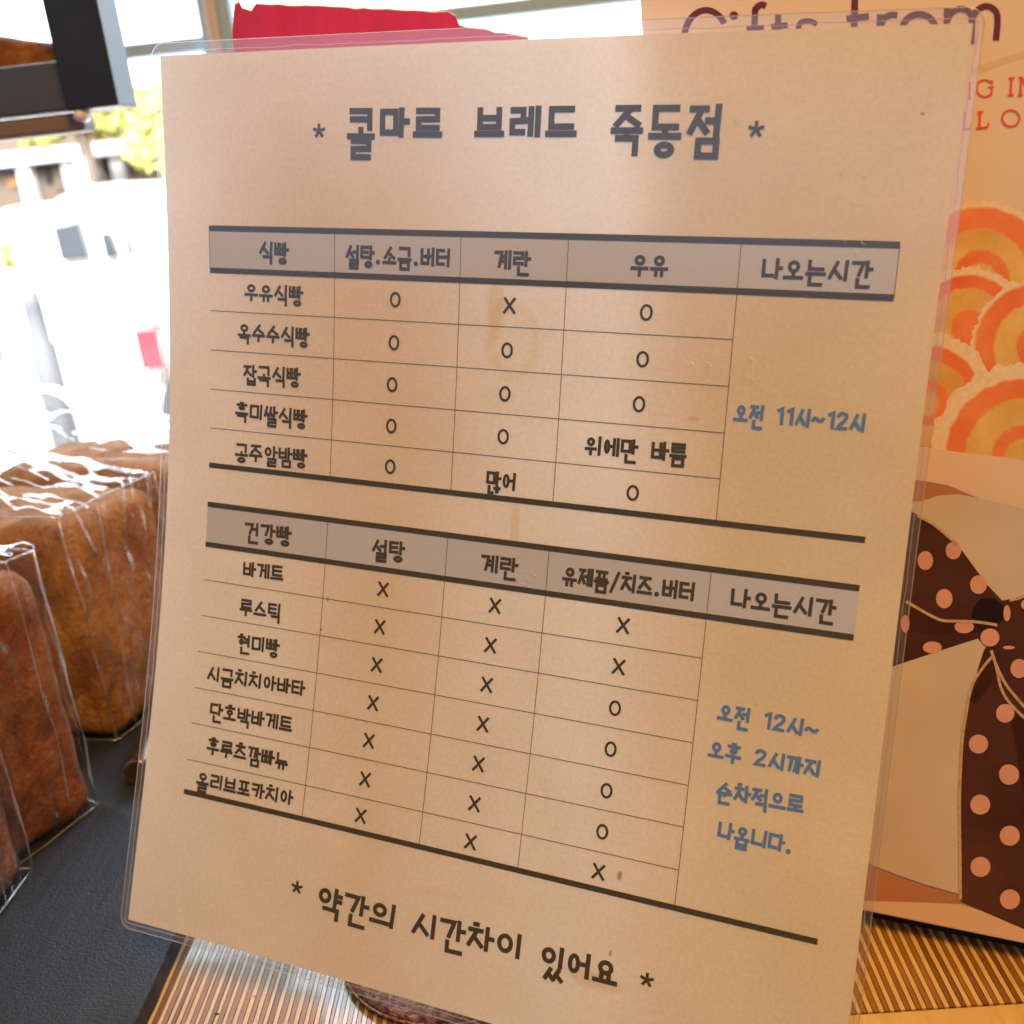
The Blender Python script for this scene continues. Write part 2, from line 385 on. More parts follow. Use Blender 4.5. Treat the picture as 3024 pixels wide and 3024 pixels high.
# ------------------------------------------------------------------ loaves in clear bags
def breadmat(name, c0, c1, c2):
    m = mat(name, c1, 0.75, 0.25); v = coords(m)
    n = noisy(m, v, 42, 6, .7); n2 = noisy(m, v, 620, 6, .85); n3 = noisy(m, v, 260, 3, .6)
    big = ramp(m, n, [(.36, c0), (.52, c1), (.70, c2)])
    fine = ramp(m, n2, [(.36, (.62, .58, .55)), (.52, (1, 1, 1)), (.68, (1.6, 1.7, 1.9))])
    mx = N(m, 'ShaderNodeMix', data_type='RGBA', blend_type='MULTIPLY'); mx.inputs[0].default_value = .85
    L(m, big, mx.inputs[6]); L(m, fine, mx.inputs[7]); L(m, mx.outputs[2], bsdf(m).inputs['Base Color'])
    a = N(m, 'ShaderNodeMath', operation='MULTIPLY_ADD'); L(m, n2, a.inputs[0]); a.inputs[1].default_value = .6; L(m, n3, a.inputs[2])
    bump(m, a.outputs[0], 1.0, .003); return m
m_crust = breadmat('crust_red_brown', (0.22, 0.085, 0.042), (0.37, 0.15, 0.07), (0.55, 0.27, 0.125))
m_crust2 = breadmat('crust_golden', (0.34, 0.15, 0.058), (0.60, 0.31, 0.12), (0.78, 0.48, 0.22))
m_cello = clear('cellophane', (0.985, 0.985, 0.99), 0.07, 0.005, 1.7, 30, 0.45, dist=0.003)
m_seam = clear('cellophane_fold', (0.92, 0.93, 0.95), 0.12, 0.10, 1.6, 60, 0.4, veil=0.20)
def rbox(o, a, b, A, B, H, r, n, amp, fr, seed, ridge=0.0, dome=0.0, z0=0.0, lift=0.0):
    """rounded box: corner o on the ground, edge directions a, b, sizes A, B, H"""
    o = np.array(o, float); a = np.array([*a, 0.]); b = np.array([*b, 0.]); a /= np.linalg.norm(a); b /= np.linalg.norm(b)
    bm = bmesh.new(); bmesh.ops.create_cube(bm, size=2.0)
    bmesh.ops.subdivide_edges(bm, edges=bm.edges[:], cuts=n, use_grid_fill=True)
    S = np.array([A / 2, B / 2, H / 2]); V = []; 
    for vv in bm.verts:
        u = np.array(vv.co); p = u * S; inner = np.clip(p, -(S - r), S - r); d = p - inner; l = np.linalg.norm(d)
        nrm = d / l if l > 1e-6 else np.sign(u) * (np.abs(u) > .999)
        nl = np.linalg.norm(nrm); nrm = nrm / nl if nl > 0 else nrm
        p = inner + nrm * min(r, l) if l > 1e-6 else p
        if dome and u[2] > 0: p[2] += dome * (1 - u[0] ** 2) * (1 - u[1] ** 2) * u[2]
        q = Vector((p[0] * fr + seed * 3.1, p[1] * fr * (.4 if ridge else 1) + seed, p[2] * fr * (.35 if ridge else .7)))
        k = noise.noise(q) + .5 * noise.noise(q * 2.3)
        if ridge: k += ridge * (abs(noise.noise(q * 1.7 + Vector((5, 1, 2)))) - .25)
        p = p + nrm * amp * k * (2.2 if lift and u[2] > .98 else 1)
        if lift and u[2] > 0: p[2] += lift * u[2] * (.5 + .5 * u[1]) ** 1.3 * (.55 + .45 * math.cos(1.6 * u[0]))
        V.append(o + a * (p[0] + A / 2) + b * (p[1] + B / 2) + np.array([0, 0, p[2] + H / 2 + z0]))
    bm.verts.index_update(); F = [tuple(v.index for v in fc.verts) for fc in bm.faces]; bm.free()
    return V, F
def loaf(o, a, b, A, B, H, mat_, label, blabel, seed, folds, lift=0.0):
    base = (o[0], o[1], 7.0)
    v, f = rbox((o[0], o[1], 0), a, b, A, B, H - 5, 7, 26, 1.6, .06, seed, dome=4, z0=7.6)
    # the loaf is a little smaller than its bag
    c = np.mean(np.array(v), 0); v = [(np.array(p) - [c[0], c[1], 7.6]) * [.985, .985, .985] + [c[0], c[1], 7.6] for p in v]
    t = mesh('bread_loaf', v, f, mat_, None, True); tag(t, label, 'bread', 'bagged loaves on the slate tray')
    e = empty('clear_bag', base); tag(e, blabel, 'bag', 'clear bags round the loaves')
    v, f = rbox((o[0], o[1], 0), a, b, A, B, H + 2, 2.2, 40, 1.3, .085, seed + 20, ridge=2.2, z0=7.15, lift=lift)
    mesh('film', v, f, m_cello, e, True)
    a3 = np.array([*a, 0.]) / np.linalg.norm(a); b3 = np.array([*b, 0.]) / np.linalg.norm(b); o3 = np.array([o[0], o[1], 7.0])
    for (p0, p1, w) in folds:
        pts = []
        for k in range(9):
            s = k / 8; q = o3 + a3 * A * (p0[0] + (p1[0] - p0[0]) * s) + b3 * B * (p0[1] + (p1[1] - p0[1]) * s) + np.array([0, 0, 1.2 + H * (p0[2] + (p1[2] - p0[2]) * s)])
            q = q + 1.5 * np.array(noise.noise_vector(Vector(q * .06))); q[2] = max(q[2], 7 + w * 1.1); pts.append(q)
        vv, ff = tube(pts, [w * .62 * (1 + .9 * noise.noise((k * 1.3, seed, p0[0] * 9))) for k in range(9)], 6); mesh('fold', vv, ff, m_seam, e, True)
    return e
FE = [((0, 0, 0), (0, 0, 1), .8), ((0, 0, 1), (1, 0, 1), .6), ((0, 0, 1), (0, 1, 1), .6), ((0, 0, 0), (1, 0, 0), .7), ((1, 0, 0), (1, 0, 1), .7), ((0, 0, 0), (0, 1, 0), .5)]
A2 = (-.40, -.92); B2 = (-.92, .40)
loaf((-203, 309), (-.02, -1), (-1, .02), 62, 95, 104, m_crust, 'red brown loaf at the front end of the row of bags', 'clear bag on the front loaf by the tray edge', 1,
     FE + [((.45, -.01, 0), (.40, -.01, 1), .45)])
loaf((-193.5, 347), A2, B2, 52, 95, 108, m_crust, 'dark red brown loaf second from the front of the row', 'clear bag with a sealed seam on the second loaf', 2,
     FE + [((.26, -.01, 0), (.22, -.01, 1), .45), ((0, .3, 1.0), (1, .55, 1.0), .5)][:1], 18)
A3 = (.30, .954); B3 = (-.954, .30)
loaf((-205, 394), A3, B3, 62, 112, 106, m_crust2, 'golden loaf with pale top behind the red brown ones', 'clear bag with shiny creased top on the golden loaf', 3,
     FE + [((.2, -.01, .0), (.35, -.01, 1), .5), ((.2, .1, 1.01), (.5, .95, 1.01), .8), ((.6, .05, 1.01), (.75, .9, 1.01), .6)][:1], 34)
loaf((-181, 466), A3, B3, 62, 118, 108, m_crust2, 'golden loaf at the back end of the row near the window', 'clear bag on the back loaf by the window', 4,
     FE + [((.2, -.01, .0), (.3, -.01, 1), .5), ((.3, .05, 1.01), (.55, .9, 1.01), .7)][:1], 34)
# small curled glints of film glue on the second bag
# ------------------------------------------------------------------ metal rod end on the slate
m_rod = mat('dark_metal', (0.16, 0.11, 0.08), 0.22, 0.5, 0.85)
pa = onz(408, 2285, 13.2); pb = onz(520, 2010, 13.2)
v, f = tube([pa, pa + (pb - pa) * .02, pa + (pb - pa) * .5, pb], [5.4, 6.1, 6.1, 6.1], 28)
ro = mesh('metal_rod', v, f, m_rod, None, False); tag(ro, 'short dark shiny metal rod lying on the slate behind the sheet', 'rod')
for p in ro.data.polygons: p.use_smooth = len(p.vertices) == 4

# ------------------------------------------------------------------ pouch under the sheet
m_lea = mat('bronze_leather', (0.16, 0.055, 0.045), 0.38, 0.5, 0.35)
_v = coords(m_lea); _n = noisy(m_lea, _v, 520, 4, .6); _n2 = noisy(m_lea, _v, 1500, 2)
L(m_lea, ramp(m_lea, _n, [(.38, (0.12, 0.03, 0.035)), (.62, (0.46, 0.22, 0.12))]), bsdf(m_lea).inputs['Base Color']); bump(m_lea, _n, .9, .0011)
pc = np.array([-45.0, 262.0]); v = []; f = []; NR_, NT = 10, 48
prof = [(0.0, 6.8), (.3, 6.7), (.55, 6.3), (.75, 5.6), (.88, 4.6), (.95, 3.4), (1.0, 2.0), (.97, .9), (.9, .35), (0, .3)]
for k, (rr, zz) in enumerate(prof):
    for t in range(NT):
        q = 2 * math.pi * t / NT; rx, ry = 36, 33; wob = 1 + .02 * noise.noise((math.cos(q) * 2, math.sin(q) * 2, 0))
        v.append((pc[0] + rx * rr * wob * math.cos(q), pc[1] + ry * rr * wob * math.sin(q), zz + (.4 * noise.noise((k, t * .4, 1)) if 0 < k < 6 else 0)))
for k in range(len(prof) - 1):
    for t in range(NT): f.append((k * NT + t, k * NT + (t + 1) % NT, (k + 1) * NT + (t + 1) % NT, (k + 1) * NT + t))
po = empty('coin_pouch', (pc[0], pc[1], .3)); tag(po, 'bronze crinkled leather pouch lying under the bottom of the sheet', 'pouch')
mesh('leather_body', v, f, m_lea, po, True)
pts = [(pc[0] + 36.2 * math.cos(2 * math.pi * t / 60), pc[1] + 33.2 * math.sin(2 * math.pi * t / 60), 2.2) for t in range(61)]
v, f = tube(pts, .45, 6, False); mesh('edge_piping', v, f, m_lea, po, True)
m_gold = mat('gold_metal', (0.55, 0.38, 0.12), 0.25, 0.5, 1.0)
for k in range(9):
    c = onz(1375 + 15 * k, 2985 + 5 * k + 3 * (k % 3), 6.5)
    bm = bmesh.new(); bmesh.ops.create_icosphere(bm, subdivisions=2, radius=random.uniform(.7, 1.0))
    mesh('gold_bead', [np.array(q.co) + [c[0], c[1], 6.8] for q in bm.verts], [tuple(w.index for w in q.verts) for q in bm.faces], m_gold, po, True); bm.free()

# ------------------------------------------------------------------ black rack, upper left
m_black = grainmat('black_wood', (0.007, 0.011, 0.022), (0.011, 0.016, 0.030), 30, 0.42, bumpk=.05)
m_bread_slab = breadmat('baked_slab', (0.22, 0.08, 0.03), (0.42, 0.19, 0.07), (0.60, 0.33, 0.14))
RY = 520.0
rk = empty('black_rack', tuple(onz(200, 330, 120))); tag(rk, 'black painted wooden display rack hanging above the loaves', 'rack')
p_tl = ony(150, 0, RY); p_bl = ony(150, 318, RY); p_tr = ony(335, 318, RY)
zb0 = ony(250, 322, RY)[2]
rk.location = (p_tr[0] / 1000, RY / 1000, zb0 / 1000)
xL, xR = ony(158, 160, RY)[0], ony(318, 160, RY)[0]
mb = MB(); mb.box(xL, xR, RY, RY + 26, zb0, zb0 + 190); bevel(mb.obj('upright', m_black, rk), .8)
rt = ony(70, 186, RY)[2]
mb = MB(); mb.box(xL - 240, xL - .2, RY + 6, RY + 30, zb0 + 1, rt); bevel(mb.obj('bottom_rail', mat('rack_rail_lit', (0.045, 0.058, 0.085), .4), rk), .8)  # reflected light on the black rail is put into its colour
mb = MB(); mb.box(xL - 240, xL - .2, RY + 31, RY + 62, zb0 + 3, zb0 + 14); mb.obj('shelf', m_black, rk)
mb = MB(); mb.box(xL - 240, xR - 22, RY + 8, RY + 24, zb0 - 9, zb0 - .3); bevel(mb.obj('under_rail', mat('rack_under', (0.16, 0.13, 0.11), .5), rk), 2)
v, f = tube([(ony(240, 345, RY - 3)[0], RY - 6, ony(240, 345, RY)[2]), (ony(240, 345, RY)[0], RY + 6.5, ony(240, 345, RY)[2])], [2.6, 2.2], 14)
mesh('screw_knob', v, f, mat('pale_knob', (0.55, 0.6, 0.75), .4), rk, True)
v, f = rbox((xL - 130, RY + 35, 0), (1, 0), (0, 1), 126, 26, rt + 19 - zb0 - 14, 8, 12, 1.2, .05, 8, dome=4, z0=zb0 + 14.2)
v = [(p[0], p[1], p[2] - (p[0] - xL + 65) * .16 * (p[2] > zb0 + 22)) for p in v]
tag(mesh('baked_bun', v, f, m_bread_slab, None, True), 'golden baked bread standing in the black rack', 'bread')

# ------------------------------------------------------------------ red gift bag behind the sheet
m_redbag = grainmat('red_card', (0.42, 0.010, 0.075), (0.60, 0.020, 0.12), 40, .4, (1, 1, .3), .5, .5, .004)
m_redin = mat('torn_white_edge', (0.75, 0.62, 0.58), .8)
gy = 345.0
gb = empty('red_bag', (-30, gy, 0)); tag(gb, 'torn crimson paper bag standing behind the top of the sheet', 'paper bag')
outl = [(688, 130), (686, 96), (694, 14), (706, 6), (716, 28), (742, 34), (756, 12), (800, 16), (1000, 22), (1200, 32), (1322, 36), (1345, 48), (1356, 76), (1440, 92), (1560, 112)]
top = [ony(px, py, gy) for px, py in outl]
fine = []
for a, b in zip(top[:-1], top[1:]):
    n = max(1, int(np.linalg.norm(b - a) / 2.5))
    for k in range(n):
        q = a + (b - a) * k / n; q = q + np.array([0, 0, .5 * noise.noise(Vector(q * .7))]); fine.append(q)
fine.append(top[-1]); n = len(fine)
xl0, xr0 = fine[0][0], fine[-1][0]
V = [tuple(q) for q in fine] + [(q[0], gy, 0) for q in fine] + [(q[0], gy + 1.0, q[2]) for q in fine] + [(q[0], gy + 1.0, 0) for q in fine]
F = []
for k in range(n - 1):
    F += [(k, n + k, n + k + 1, k + 1), (2 * n + k + 1, 3 * n + k + 1, 3 * n + k, 2 * n + k)]
mesh('front_panel', V, F, m_redbag, gb)
mesh('torn_edge', [tuple(q) for q in fine] + [(q[0], gy + 1.0, q[2]) for q in fine] + [(q[0], gy, q[2] + .35) for q in fine], [(k, k + 1, n + k + 1, n + k) for k in range(n - 1)] + [(k, 2 * n + k, 2 * n + k + 1, k + 1) for k in range(n - 1)], m_redin, gb)
mb = MB(); mb.box(xl0 - .2, xl0 + .8, gy + 1.2, gy + 50, .3, 235); mb.obj('side_panel', m_redbag, gb)
mb = MB(); mb.box(xr0 - 1, xr0, gy + 1.2, gy + 50, .3, 225); mb.obj('side_panel', m_redbag, gb)
mb = MB(); mb.box(xl0 - .2, xr0, gy + 51, gy + 52, .3, 232); mb.obj('back_panel', m_redbag, gb)

# ------------------------------------------------------------------ printed display board
PH = 8.0
PB = onz(2560, 2690, PH); PB2 = onz(3024, 2785, PH)
pd = PB2 - PB; pd[2] = 0; pd /= np.linalg.norm(pd); pn = np.array([pd[1], -pd[0], 0.0])   # pn faces the camera
if pn[1] > 0: pn = -pn
def pp(px, py, off=0.0):
    r = ray(px, py); o = np.array([0, 0, CH]); t = ((PB - o) @ pn) / (r @ pn); return o + r * t + pn * off
m_cream = mat('printed_cream', (0.82, 0.69, 0.60), 0.35, 0.4)
m_card = mat('card_edge', (0.80, 0.72, 0.62), 0.7)
pl = pp(1893, 30); s0 = (pl - PB) @ pd; s1 = 150.0; PT = 330.0
dbd = empty('display_board', tuple(PB + pd * 40 + pn * -6 + np.array([0, 0, -PH]))); tag(dbd, 'cream printed display board with large Gifts from lettering and cookie picture', 'sign board')
c4 = [PB + pd * s for s in (s0, s1)]
V = []
for dpt in (0, -9.0):
    for zz in (PH, PT):
        for c in c4: V.append((c[0] + pn[0] * dpt, c[1] + pn[1] * dpt, zz))
mesh('board', V, [(0, 1, 3, 2), (5, 4, 6, 7), (4, 0, 2, 6), (1, 5, 7, 3), (4, 5, 1, 0), (2, 3, 7, 6)], m_cream, dbd)
c4 = [PB + pd * s for s in (s0 + 20, s1 - 5)]
V = []
for dpt in (-7.0, -45.0):
    for zz in (.2, PH - .1):
        for c in c4: V.append((c[0] + pn[0] * dpt, c[1] + pn[1] * dpt, zz))
stn = mesh('stand_shade_block', V, [(0, 1, 3, 2), (5, 4, 6, 7), (4, 0, 2, 6), (1, 5, 7, 3), (4, 5, 1, 0), (2, 3, 7, 6)], m_black, dbd)  # stand whose black front stands in for the shade under the board
V = []
for dpt in (-9.2, -45.0):
    for zz in (PH - .05, 210.0):
        for c in c4: V.append((c[0] + pn[0] * dpt, c[1] + pn[1] * dpt, zz))
mesh('sky_blocker', V, [(0, 1, 3, 2), (5, 4, 6, 7), (4, 0, 2, 6), (1, 5, 7, 3), (4, 5, 1, 0), (2, 3, 7, 6)], m_black, dbd)  # added out of view to keep the sky's reflection off the wood
LAY = [0.03]
def pprint(name, pts, m, step=.005):
    LAY[0] += step; return mesh(name, [pp(x, y, LAY[0]) for x, y in pts], [tuple(range(len(pts)))], m, dbd)
def pring(name, cx, cy, r0, r1, m, jag=0.0, a0=0, a1=360, n=90, sx=1.0, seed=0):
    LAY[0] += .005; v = []; f = []
    for k in range(n + 1):
        q = math.radians(a0 + (a1 - a0) * k / n); j = jag * (noise.noise((cx + math.cos(q) * 9, cy + math.sin(q) * 9, seed)) + .7 * noise.noise((cx + math.cos(q) * 31, cy + math.sin(q) * 31, seed)))
        for rr in (max(r0 + j * .6, 0), r1 + j): v.append(pp(cx + sx * rr * math.cos(q), cy + rr * math.sin(q), LAY[0]))
        if k: b = 2 * k; f.append((b - 2, b - 1, b + 1, b))
    return mesh(name, v, f, m, dbd)
def pstroke(name, lines, w, m):
    LAY[0] += .005; v = []; f = []
    for li, pts in enumerate(lines):
        P = [np.array(p, float) for p in pts]
        if 4 <= len(P) < 14:                                   # round the corners of hand-placed strokes
            Q = []
            for k in range(len(P) - 1):
                a, b, c, e = P[max(k - 1, 0)], P[k], P[k + 1], P[min(k + 2, len(P) - 1)]
                for j in range(6):
                    t = j / 6; Q.append(.5 * (2 * b + (c - a) * t + (2 * a - 5 * b + 4 * c - e) * t * t + (3 * b - a - 3 * c + e) * t ** 3))
            P = Q + [P[-1]]
        for k, p in enumerate(P):
            t = P[min(k + 1, len(P) - 1)] - P[max(k - 1, 0)]; t /= np.linalg.norm(t); nn = np.array([-t[1], t[0]]) * w / 2
            v += [pp(*(p + nn), LAY[0] + li * .001), pp(*(p - nn), LAY[0] + li * .001)]
            if k: b = len(v); f.append((b - 4, b - 3, b - 1, b - 2))
    return mesh(name, v, f, m, dbd)
def arc(cx, cy, rx, ry, a0, a1, n=18):
    return [(cx + rx * math.cos(math.radians(a0 + (a1 - a0) * k / n)), cy + ry * math.sin(math.radians(a0 + (a1 - a0) * k / n))) for k in range(n + 1)]
pm = lambda n, c, r=.35: mat(n, c, r, .4)
m_cor = grainmat('print_orange', (0.84, 0.19, 0.07), (0.98, 0.34, 0.14), 70, .35, bumpk=0)
m_cye = grainmat('print_yellow', (0.72, 0.42, 0.12), (0.95, 0.68, 0.28), 80, .35, bumpk=0)
m_csu = grainmat('print_sugar', (0.86, 0.66, 0.50), (0.96, 0.84, 0.72), 900, .4, bumpk=0)
m_let = pm('print_plum', (0.14, 0.028, 0.045)); m_ser = pm('print_red_orange', (0.85, 0.09, 0.02))
m_jar = grainmat('print_jar', (0.60, 0.49, 0.39), (0.80, 0.71, 0.61), 9, .35, bumpk=0)
m_rib = grainmat('print_ribbon', (0.055, 0.020, 0.018), (0.120, 0.040, 0.030), 28, .35, bumpk=0)
m_ribk = pm('print_knot', (0.02, 0.008, 0.008)); m_dot = grainmat('print_dot', (0.72, 0.36, 0.29), (0.84, 0.45, 0.37), 45, .35, bumpk=0); m_cord = grainmat('print_cord', (0.50, 0.33, 0.2), (0.75, 0.55, 0.36), 900, .4, bumpk=0)
m_wrap = grainmat('print_wrap', (0.80, 0.60, 0.48), (0.90, 0.70, 0.58), 12, .35, bumpk=0); m_under = pm('print_terracotta', (0.50, 0.22, 0.12)); m_shelfp = pm('print_tan', (0.78, 0.55, 0.38))
# faint curved line
pstroke('printed_curve', [[(2870, 214), (2910, 199), (2960, 180), (3030, 158)]], 20, pm('print_khaki', (0.74, 0.58, 0.42)))
# lettering "Gifts from"
W_ = 19
pstroke('printed_letter_g', [arc(2085, 122, 66, 92, -35, -325, 40), [(2150, 190), (2150, 132), (2100, 134)]], W_, m_let)
pring('printed_letter_i', 2167, 46, 0, 13, m_let); pstroke('printed_letter_i', [[(2167, 92), (2165, 205)]], W_, m_let)
pstroke('printed_letter_f', [[(2262, 18), (2248, 14), (2234, 24), (2229, 46), (2227, 195)], [(2205, 88), (2256, 82)]], W_, m_let)
pstroke('printed_letter_t', [[(2298, 42), (2297, 160), (2304, 178), (2322, 182)], [(2278, 80), (2326, 74)]], W_ - 1, m_let)
pstroke('printed_letter_s', [[(2412, 72), (2392, 62), (2366, 66), (2358, 86), (2374, 102), (2402, 116), (2412, 140), (2396, 164), (2362, 164)]], W_ - 3, m_let)
pstroke('printed_letter_f', [[(2552, -24), (2538, -28), (2526, -12), (2524, 16), (2521, 172)], [(2500, 56), (2566, 48)]], W_ + 1, m_let)
pstroke('printed_letter_r', [[(2599, 42), (2596, 160)], [(2600, 78), (2612, 54), (2632, 44), (2650, 46)]], W_, m_let)
pring('printed_letter_o', 2714, 92, 40, 60, m_let)
pstroke('printed_letter_m', [[(2797, 24), (2793, 140)], [(2798, 60), (2812, 36), (2838, 26), (2862, 36), (2870, 62), (2868, 130)], [(2870, 62), (2884, 32), (2912, 18), (2938, 30), (2946, 58), (2941, 119)]], W_, m_let)
# serif letters
pstroke('printed_serif_letter', [[(2865, 240), (2863, 288)], [(2858, 290), (2868, 290)]], 5, m_ser)
pstroke('printed_serif_letter', [arc(2908, 261, 24, 25, -42, -330, 34), [(2929, 259), (2928, 282)], [(2918, 258), (2934, 256)], [(2929, 236), (2930, 248)]], 6, m_ser)
pstroke('printed_serif_letter', [[(2987, 232), (2984, 281)], [(2979, 232), (2996, 230)], [(2976, 282), (2993, 280)]], 7, m_ser)
pstroke('printed_serif_letter', [[(3016, 230), (3013, 282)], [(3008, 230), (3021, 229)], [(3006, 282), (3020, 280)], [(3018, 230), (3044, 280)]], 7, m_ser)
pstroke('printed_serif_letter', [[(2850, 330), (2848, 380)], [(2842, 381), (2866, 379), (2869, 368)]], 5, m_ser)
pstroke('printed_serif_letter', [[(2894, 332), (2892, 378)], [(2886, 332), (2903, 330)], [(2882, 379), (2916, 376), (2920, 362)]], 7, m_ser)
pring('printed_serif_letter', 2985, 349, 21, 27, m_ser, sx=1.06)
# cookies
m_cmid = grainmat('print_amber', (0.82, 0.33, 0.10), (0.92, 0.48, 0.18), 60, .35, bumpk=0); m_cpale = grainmat('print_peach', (0.88, 0.42, 0.24), (0.94, 0.56, 0.36), 200, .35, bumpk=0)
def cookie(cx, cy, rim, rings, seed, a0=0, a1=360):
    pring('printed_cookie_sugar', cx, cy, 0, rim, m_csu, 14, a0, a1, 150, seed=seed)
    for k, r in enumerate(rings):
        pring('printed_cookie_ring', cx, cy, 0, r + 5, m_cmid if k else m_cpale, 4.5, a0, a1, 100, seed=seed + k)
        pring('printed_cookie_ring', cx, cy, 0, r, m_cor if k % 2 == 0 else m_cye, 4.5, a0, a1, 100, seed=seed + k)
cookie(2898, 821, 226, [206, 142, 80, 42], 1)
cookie(2862, 966, 178, [152, 112, 50], 2)
cookie(3069, 1028, 204, [188, 132, 66], 3)
cookie(2735, 1188, 208, [166, 124, 66, 36], 4)
cookie(3023, 1349, 276, [228, 170, 92, 52], 5)
# wrap, jar, ribbon
pprint('printed_wrap', [(2500, 1318), (2733, 1318), (2821, 1333), (2966, 1349), (3100, 1372), (3100, 1760), (2500, 1700)], m_wrap)
pprint('printed_ground', [(2500, 1400), (2725, 1418), (2800, 1432), (2925, 1484), (2925, 1900), (2500, 1900)], m_under)
pprint('printed_jar', [(2500, 1500), (2725, 1478), (2770, 1462), (2832, 1458), (2930, 1478), (3100, 1520), (3100, 2720), (2825, 2636), (2740, 2612), (2660, 2585), (2575, 2553), (2500, 2500)], m_jar)
pprint('printed_ground', [(2400, 2470), (2575, 2555), (2660, 2588), (2740, 2615), (2825, 2639), (3100, 2725), (3100, 2760), (2840, 2674), (2700, 2662), (2400, 2655)], m_under)
pprint('printed_table_edge', [(2400, 2655), (2700, 2662), (2836, 2668), (3100, 2752), (3100, 2796), (2560, 2686), (2400, 2652)], m_shelfp)
pprint('printed_ribbon', [(2935, 1868), (2905, 1920), (2870, 2030), (2850, 2100), (2840, 2200), (2835, 2400), (2837, 2661), (3024, 2742), (3100, 2776), (3100, 1800)], m_rib)
pprint('printed_ribbon', [(2660, 1490), (2718, 1524), (2760, 1548), (2805, 1586), (2842, 1625), (2882, 1680), (2915, 1725), (2960, 1772), (3100, 1740), (3100, 1990), (2960, 1925), (2905, 1905), (2888, 1884), (2800, 1912), (2662, 1958), (2600, 1980), (2600, 1480)], m_rib)
pprint('printed_knot', [(2874, 1790), (2896, 1766), (2935, 1764), (2962, 1784), (2968, 1822), (2946, 1845), (2900, 1838), (2868, 1822)], m_ribk)
cl = lambda pts: [(2500 + x / 1.932, 1400 + y / 1.932) for x, y in pts]
m_ribd = grainmat('print_ribbon_fold', (0.030, 0.010, 0.010), (0.075, 0.022, 0.018), 40, .35, bumpk=0)
pprint('printed_ribbon_fold', cl([(345, 735), (440, 788), (560, 842), (700, 846), (850, 864), (800, 905), (700, 900), (520, 905), (330, 900)]), m_ribd)
pprint('printed_ribbon_fold', cl([(832, 1005), (800, 1080), (745, 1180), (705, 1290), (735, 1310), (800, 1230), (860, 1090)]), m_ribd)
pprint('printed_ribbon_fold', cl([(880, 1215), (905, 1300), (960, 1500), (1000, 1800), (1040, 1800), (1040, 1400), (940, 1310)]), m_ribd)
for cx, cy, rx, ry in ((610, 433, 44, 50), (450, 490, 44, 54), (753, 627, 48, 53), (558, 707, 47, 55), (335, 850, 24, 50), (672, 868, 55, 36), (490, 985, 54, 34), (915, 790, 20, 46), (818, 928, 54, 51), (985, 1105, 50, 54), (905, 1360, 52, 53), (753, 1535, 55, 54), (925, 1705, 55, 54), (763, 1880, 57, 52), (1015, 740, 20, 26), (925, 985, 34, 10)):
    LAY[0] += .001; pring('printed_dot', 2500 + cx / 1.932, 1400 + cy / 1.932, 0, ry / 1.932, m_dot, 0, n=30, sx=rx / ry)
for cx, cy in ((1815, -40), (1588, 195), (1820, 440), (1590, 685), (1822, 940)): pring('printed_dot', 2300 + cx / 2.669, 2300 + cy / 2.669, 0, 29.5, m_dot, 0, n=30)
cl = lambda pts: [(2500 + x / 1.932, 1400 + y / 1.932) for x, y in pts]
pstroke('printed_cord', [cl([(340, 722), (440, 780), (500, 812), (560, 832), (700, 836), (790, 845), (860, 857)]), cl([(405, 232), (500, 285), (590, 360), (640, 398)]),
                         cl([(830, 1035), (770, 1110), (725, 1180), (700, 1260), (688, 1330), (662, 1500), (650, 1700), (645, 1900), (648, 2180), (650, 2420)]), cl([(850, 1075), (900, 1180), (960, 1260), (1030, 1340)]), cl([(826, 1000), (856, 1100), (880, 1210), (930, 1300), (1030, 1400)]), cl([(930, 716), (975, 706), (1030, 685)])], 8.5, m_cord)

# ------------------------------------------------------------------ laminated menu sheet
HP = 257.19
KC = [-0.2313924792, 0.0727763082, 0.1462620203]
WR = np.array([[0.9377359448, -0.0864288774, 0.3364243554], [0.1113274438, 0.992238435, -0.055399353], [-0.329025072, 0.0894032281, 0.9400795524]])
WT = np.array([-8.0575133751, 29.4489299908, 279.7142937409])
ZC = [-0.0596, 0.5266, -0.9144, 0.3048, 0.2779, -0.4225, 0.4534, 0.2039, 0.0229]
ZT = [(2, 0), (1, 1), (2, 1), (1, 2), (2, 2), (1, 3), (3, 0), (3, 1), (0, 5)]
_S = np.linspace(-1.6, 1.6, 641); _th = sum(k * _S ** (n + 1) for n, k in enumerate(KC))
_c = np.concatenate([[0], np.cumsum((np.cos(_th)[1:] + np.cos(_th)[:-1]) / 2 * np.diff(_S))]); _s = np.concatenate([[0], np.cumsum((np.sin(_th)[1:] + np.sin(_th)[:-1]) / 2 * np.diff(_S))])
_c -= _c[320]; _s -= _s[320]
def S0(uv):
    u, v = uv[:, 0], uv[:, 1]; x = u - 105; s = (v - 148.5) / 150
    P = np.stack([x, np.interp(s, _S, _c) * 150, np.interp(s, _S, _s) * 150], -1)
    a = x / 105; b = (v - 148.5) / 148.5
    P[:, 2] += sum(k * a ** i * b ** j for k, (i, j) in zip(ZC, ZT))
    return (P @ WR.T + WT) @ R3.T + [0, 0, CH]
def SH(uv, off=0.0):
    uv = np.asarray(uv, float); P = S0(uv)
    du = S0(uv + [.5, 0]) - P; dv = S0(uv + [0, .5]) - P; n = np.cross(dv, du); n /= np.linalg.norm(n, axis=1)[:, None]
    flip = np.where(n[:, 1] > 0, -1, 1)[:, None]
    off = np.asarray(off, float); off = off[:, None] if off.ndim else off
    return P + n * flip * off
COLS = [14.65, 55.5, 92.98, 122.28, 165.11, 200.58]
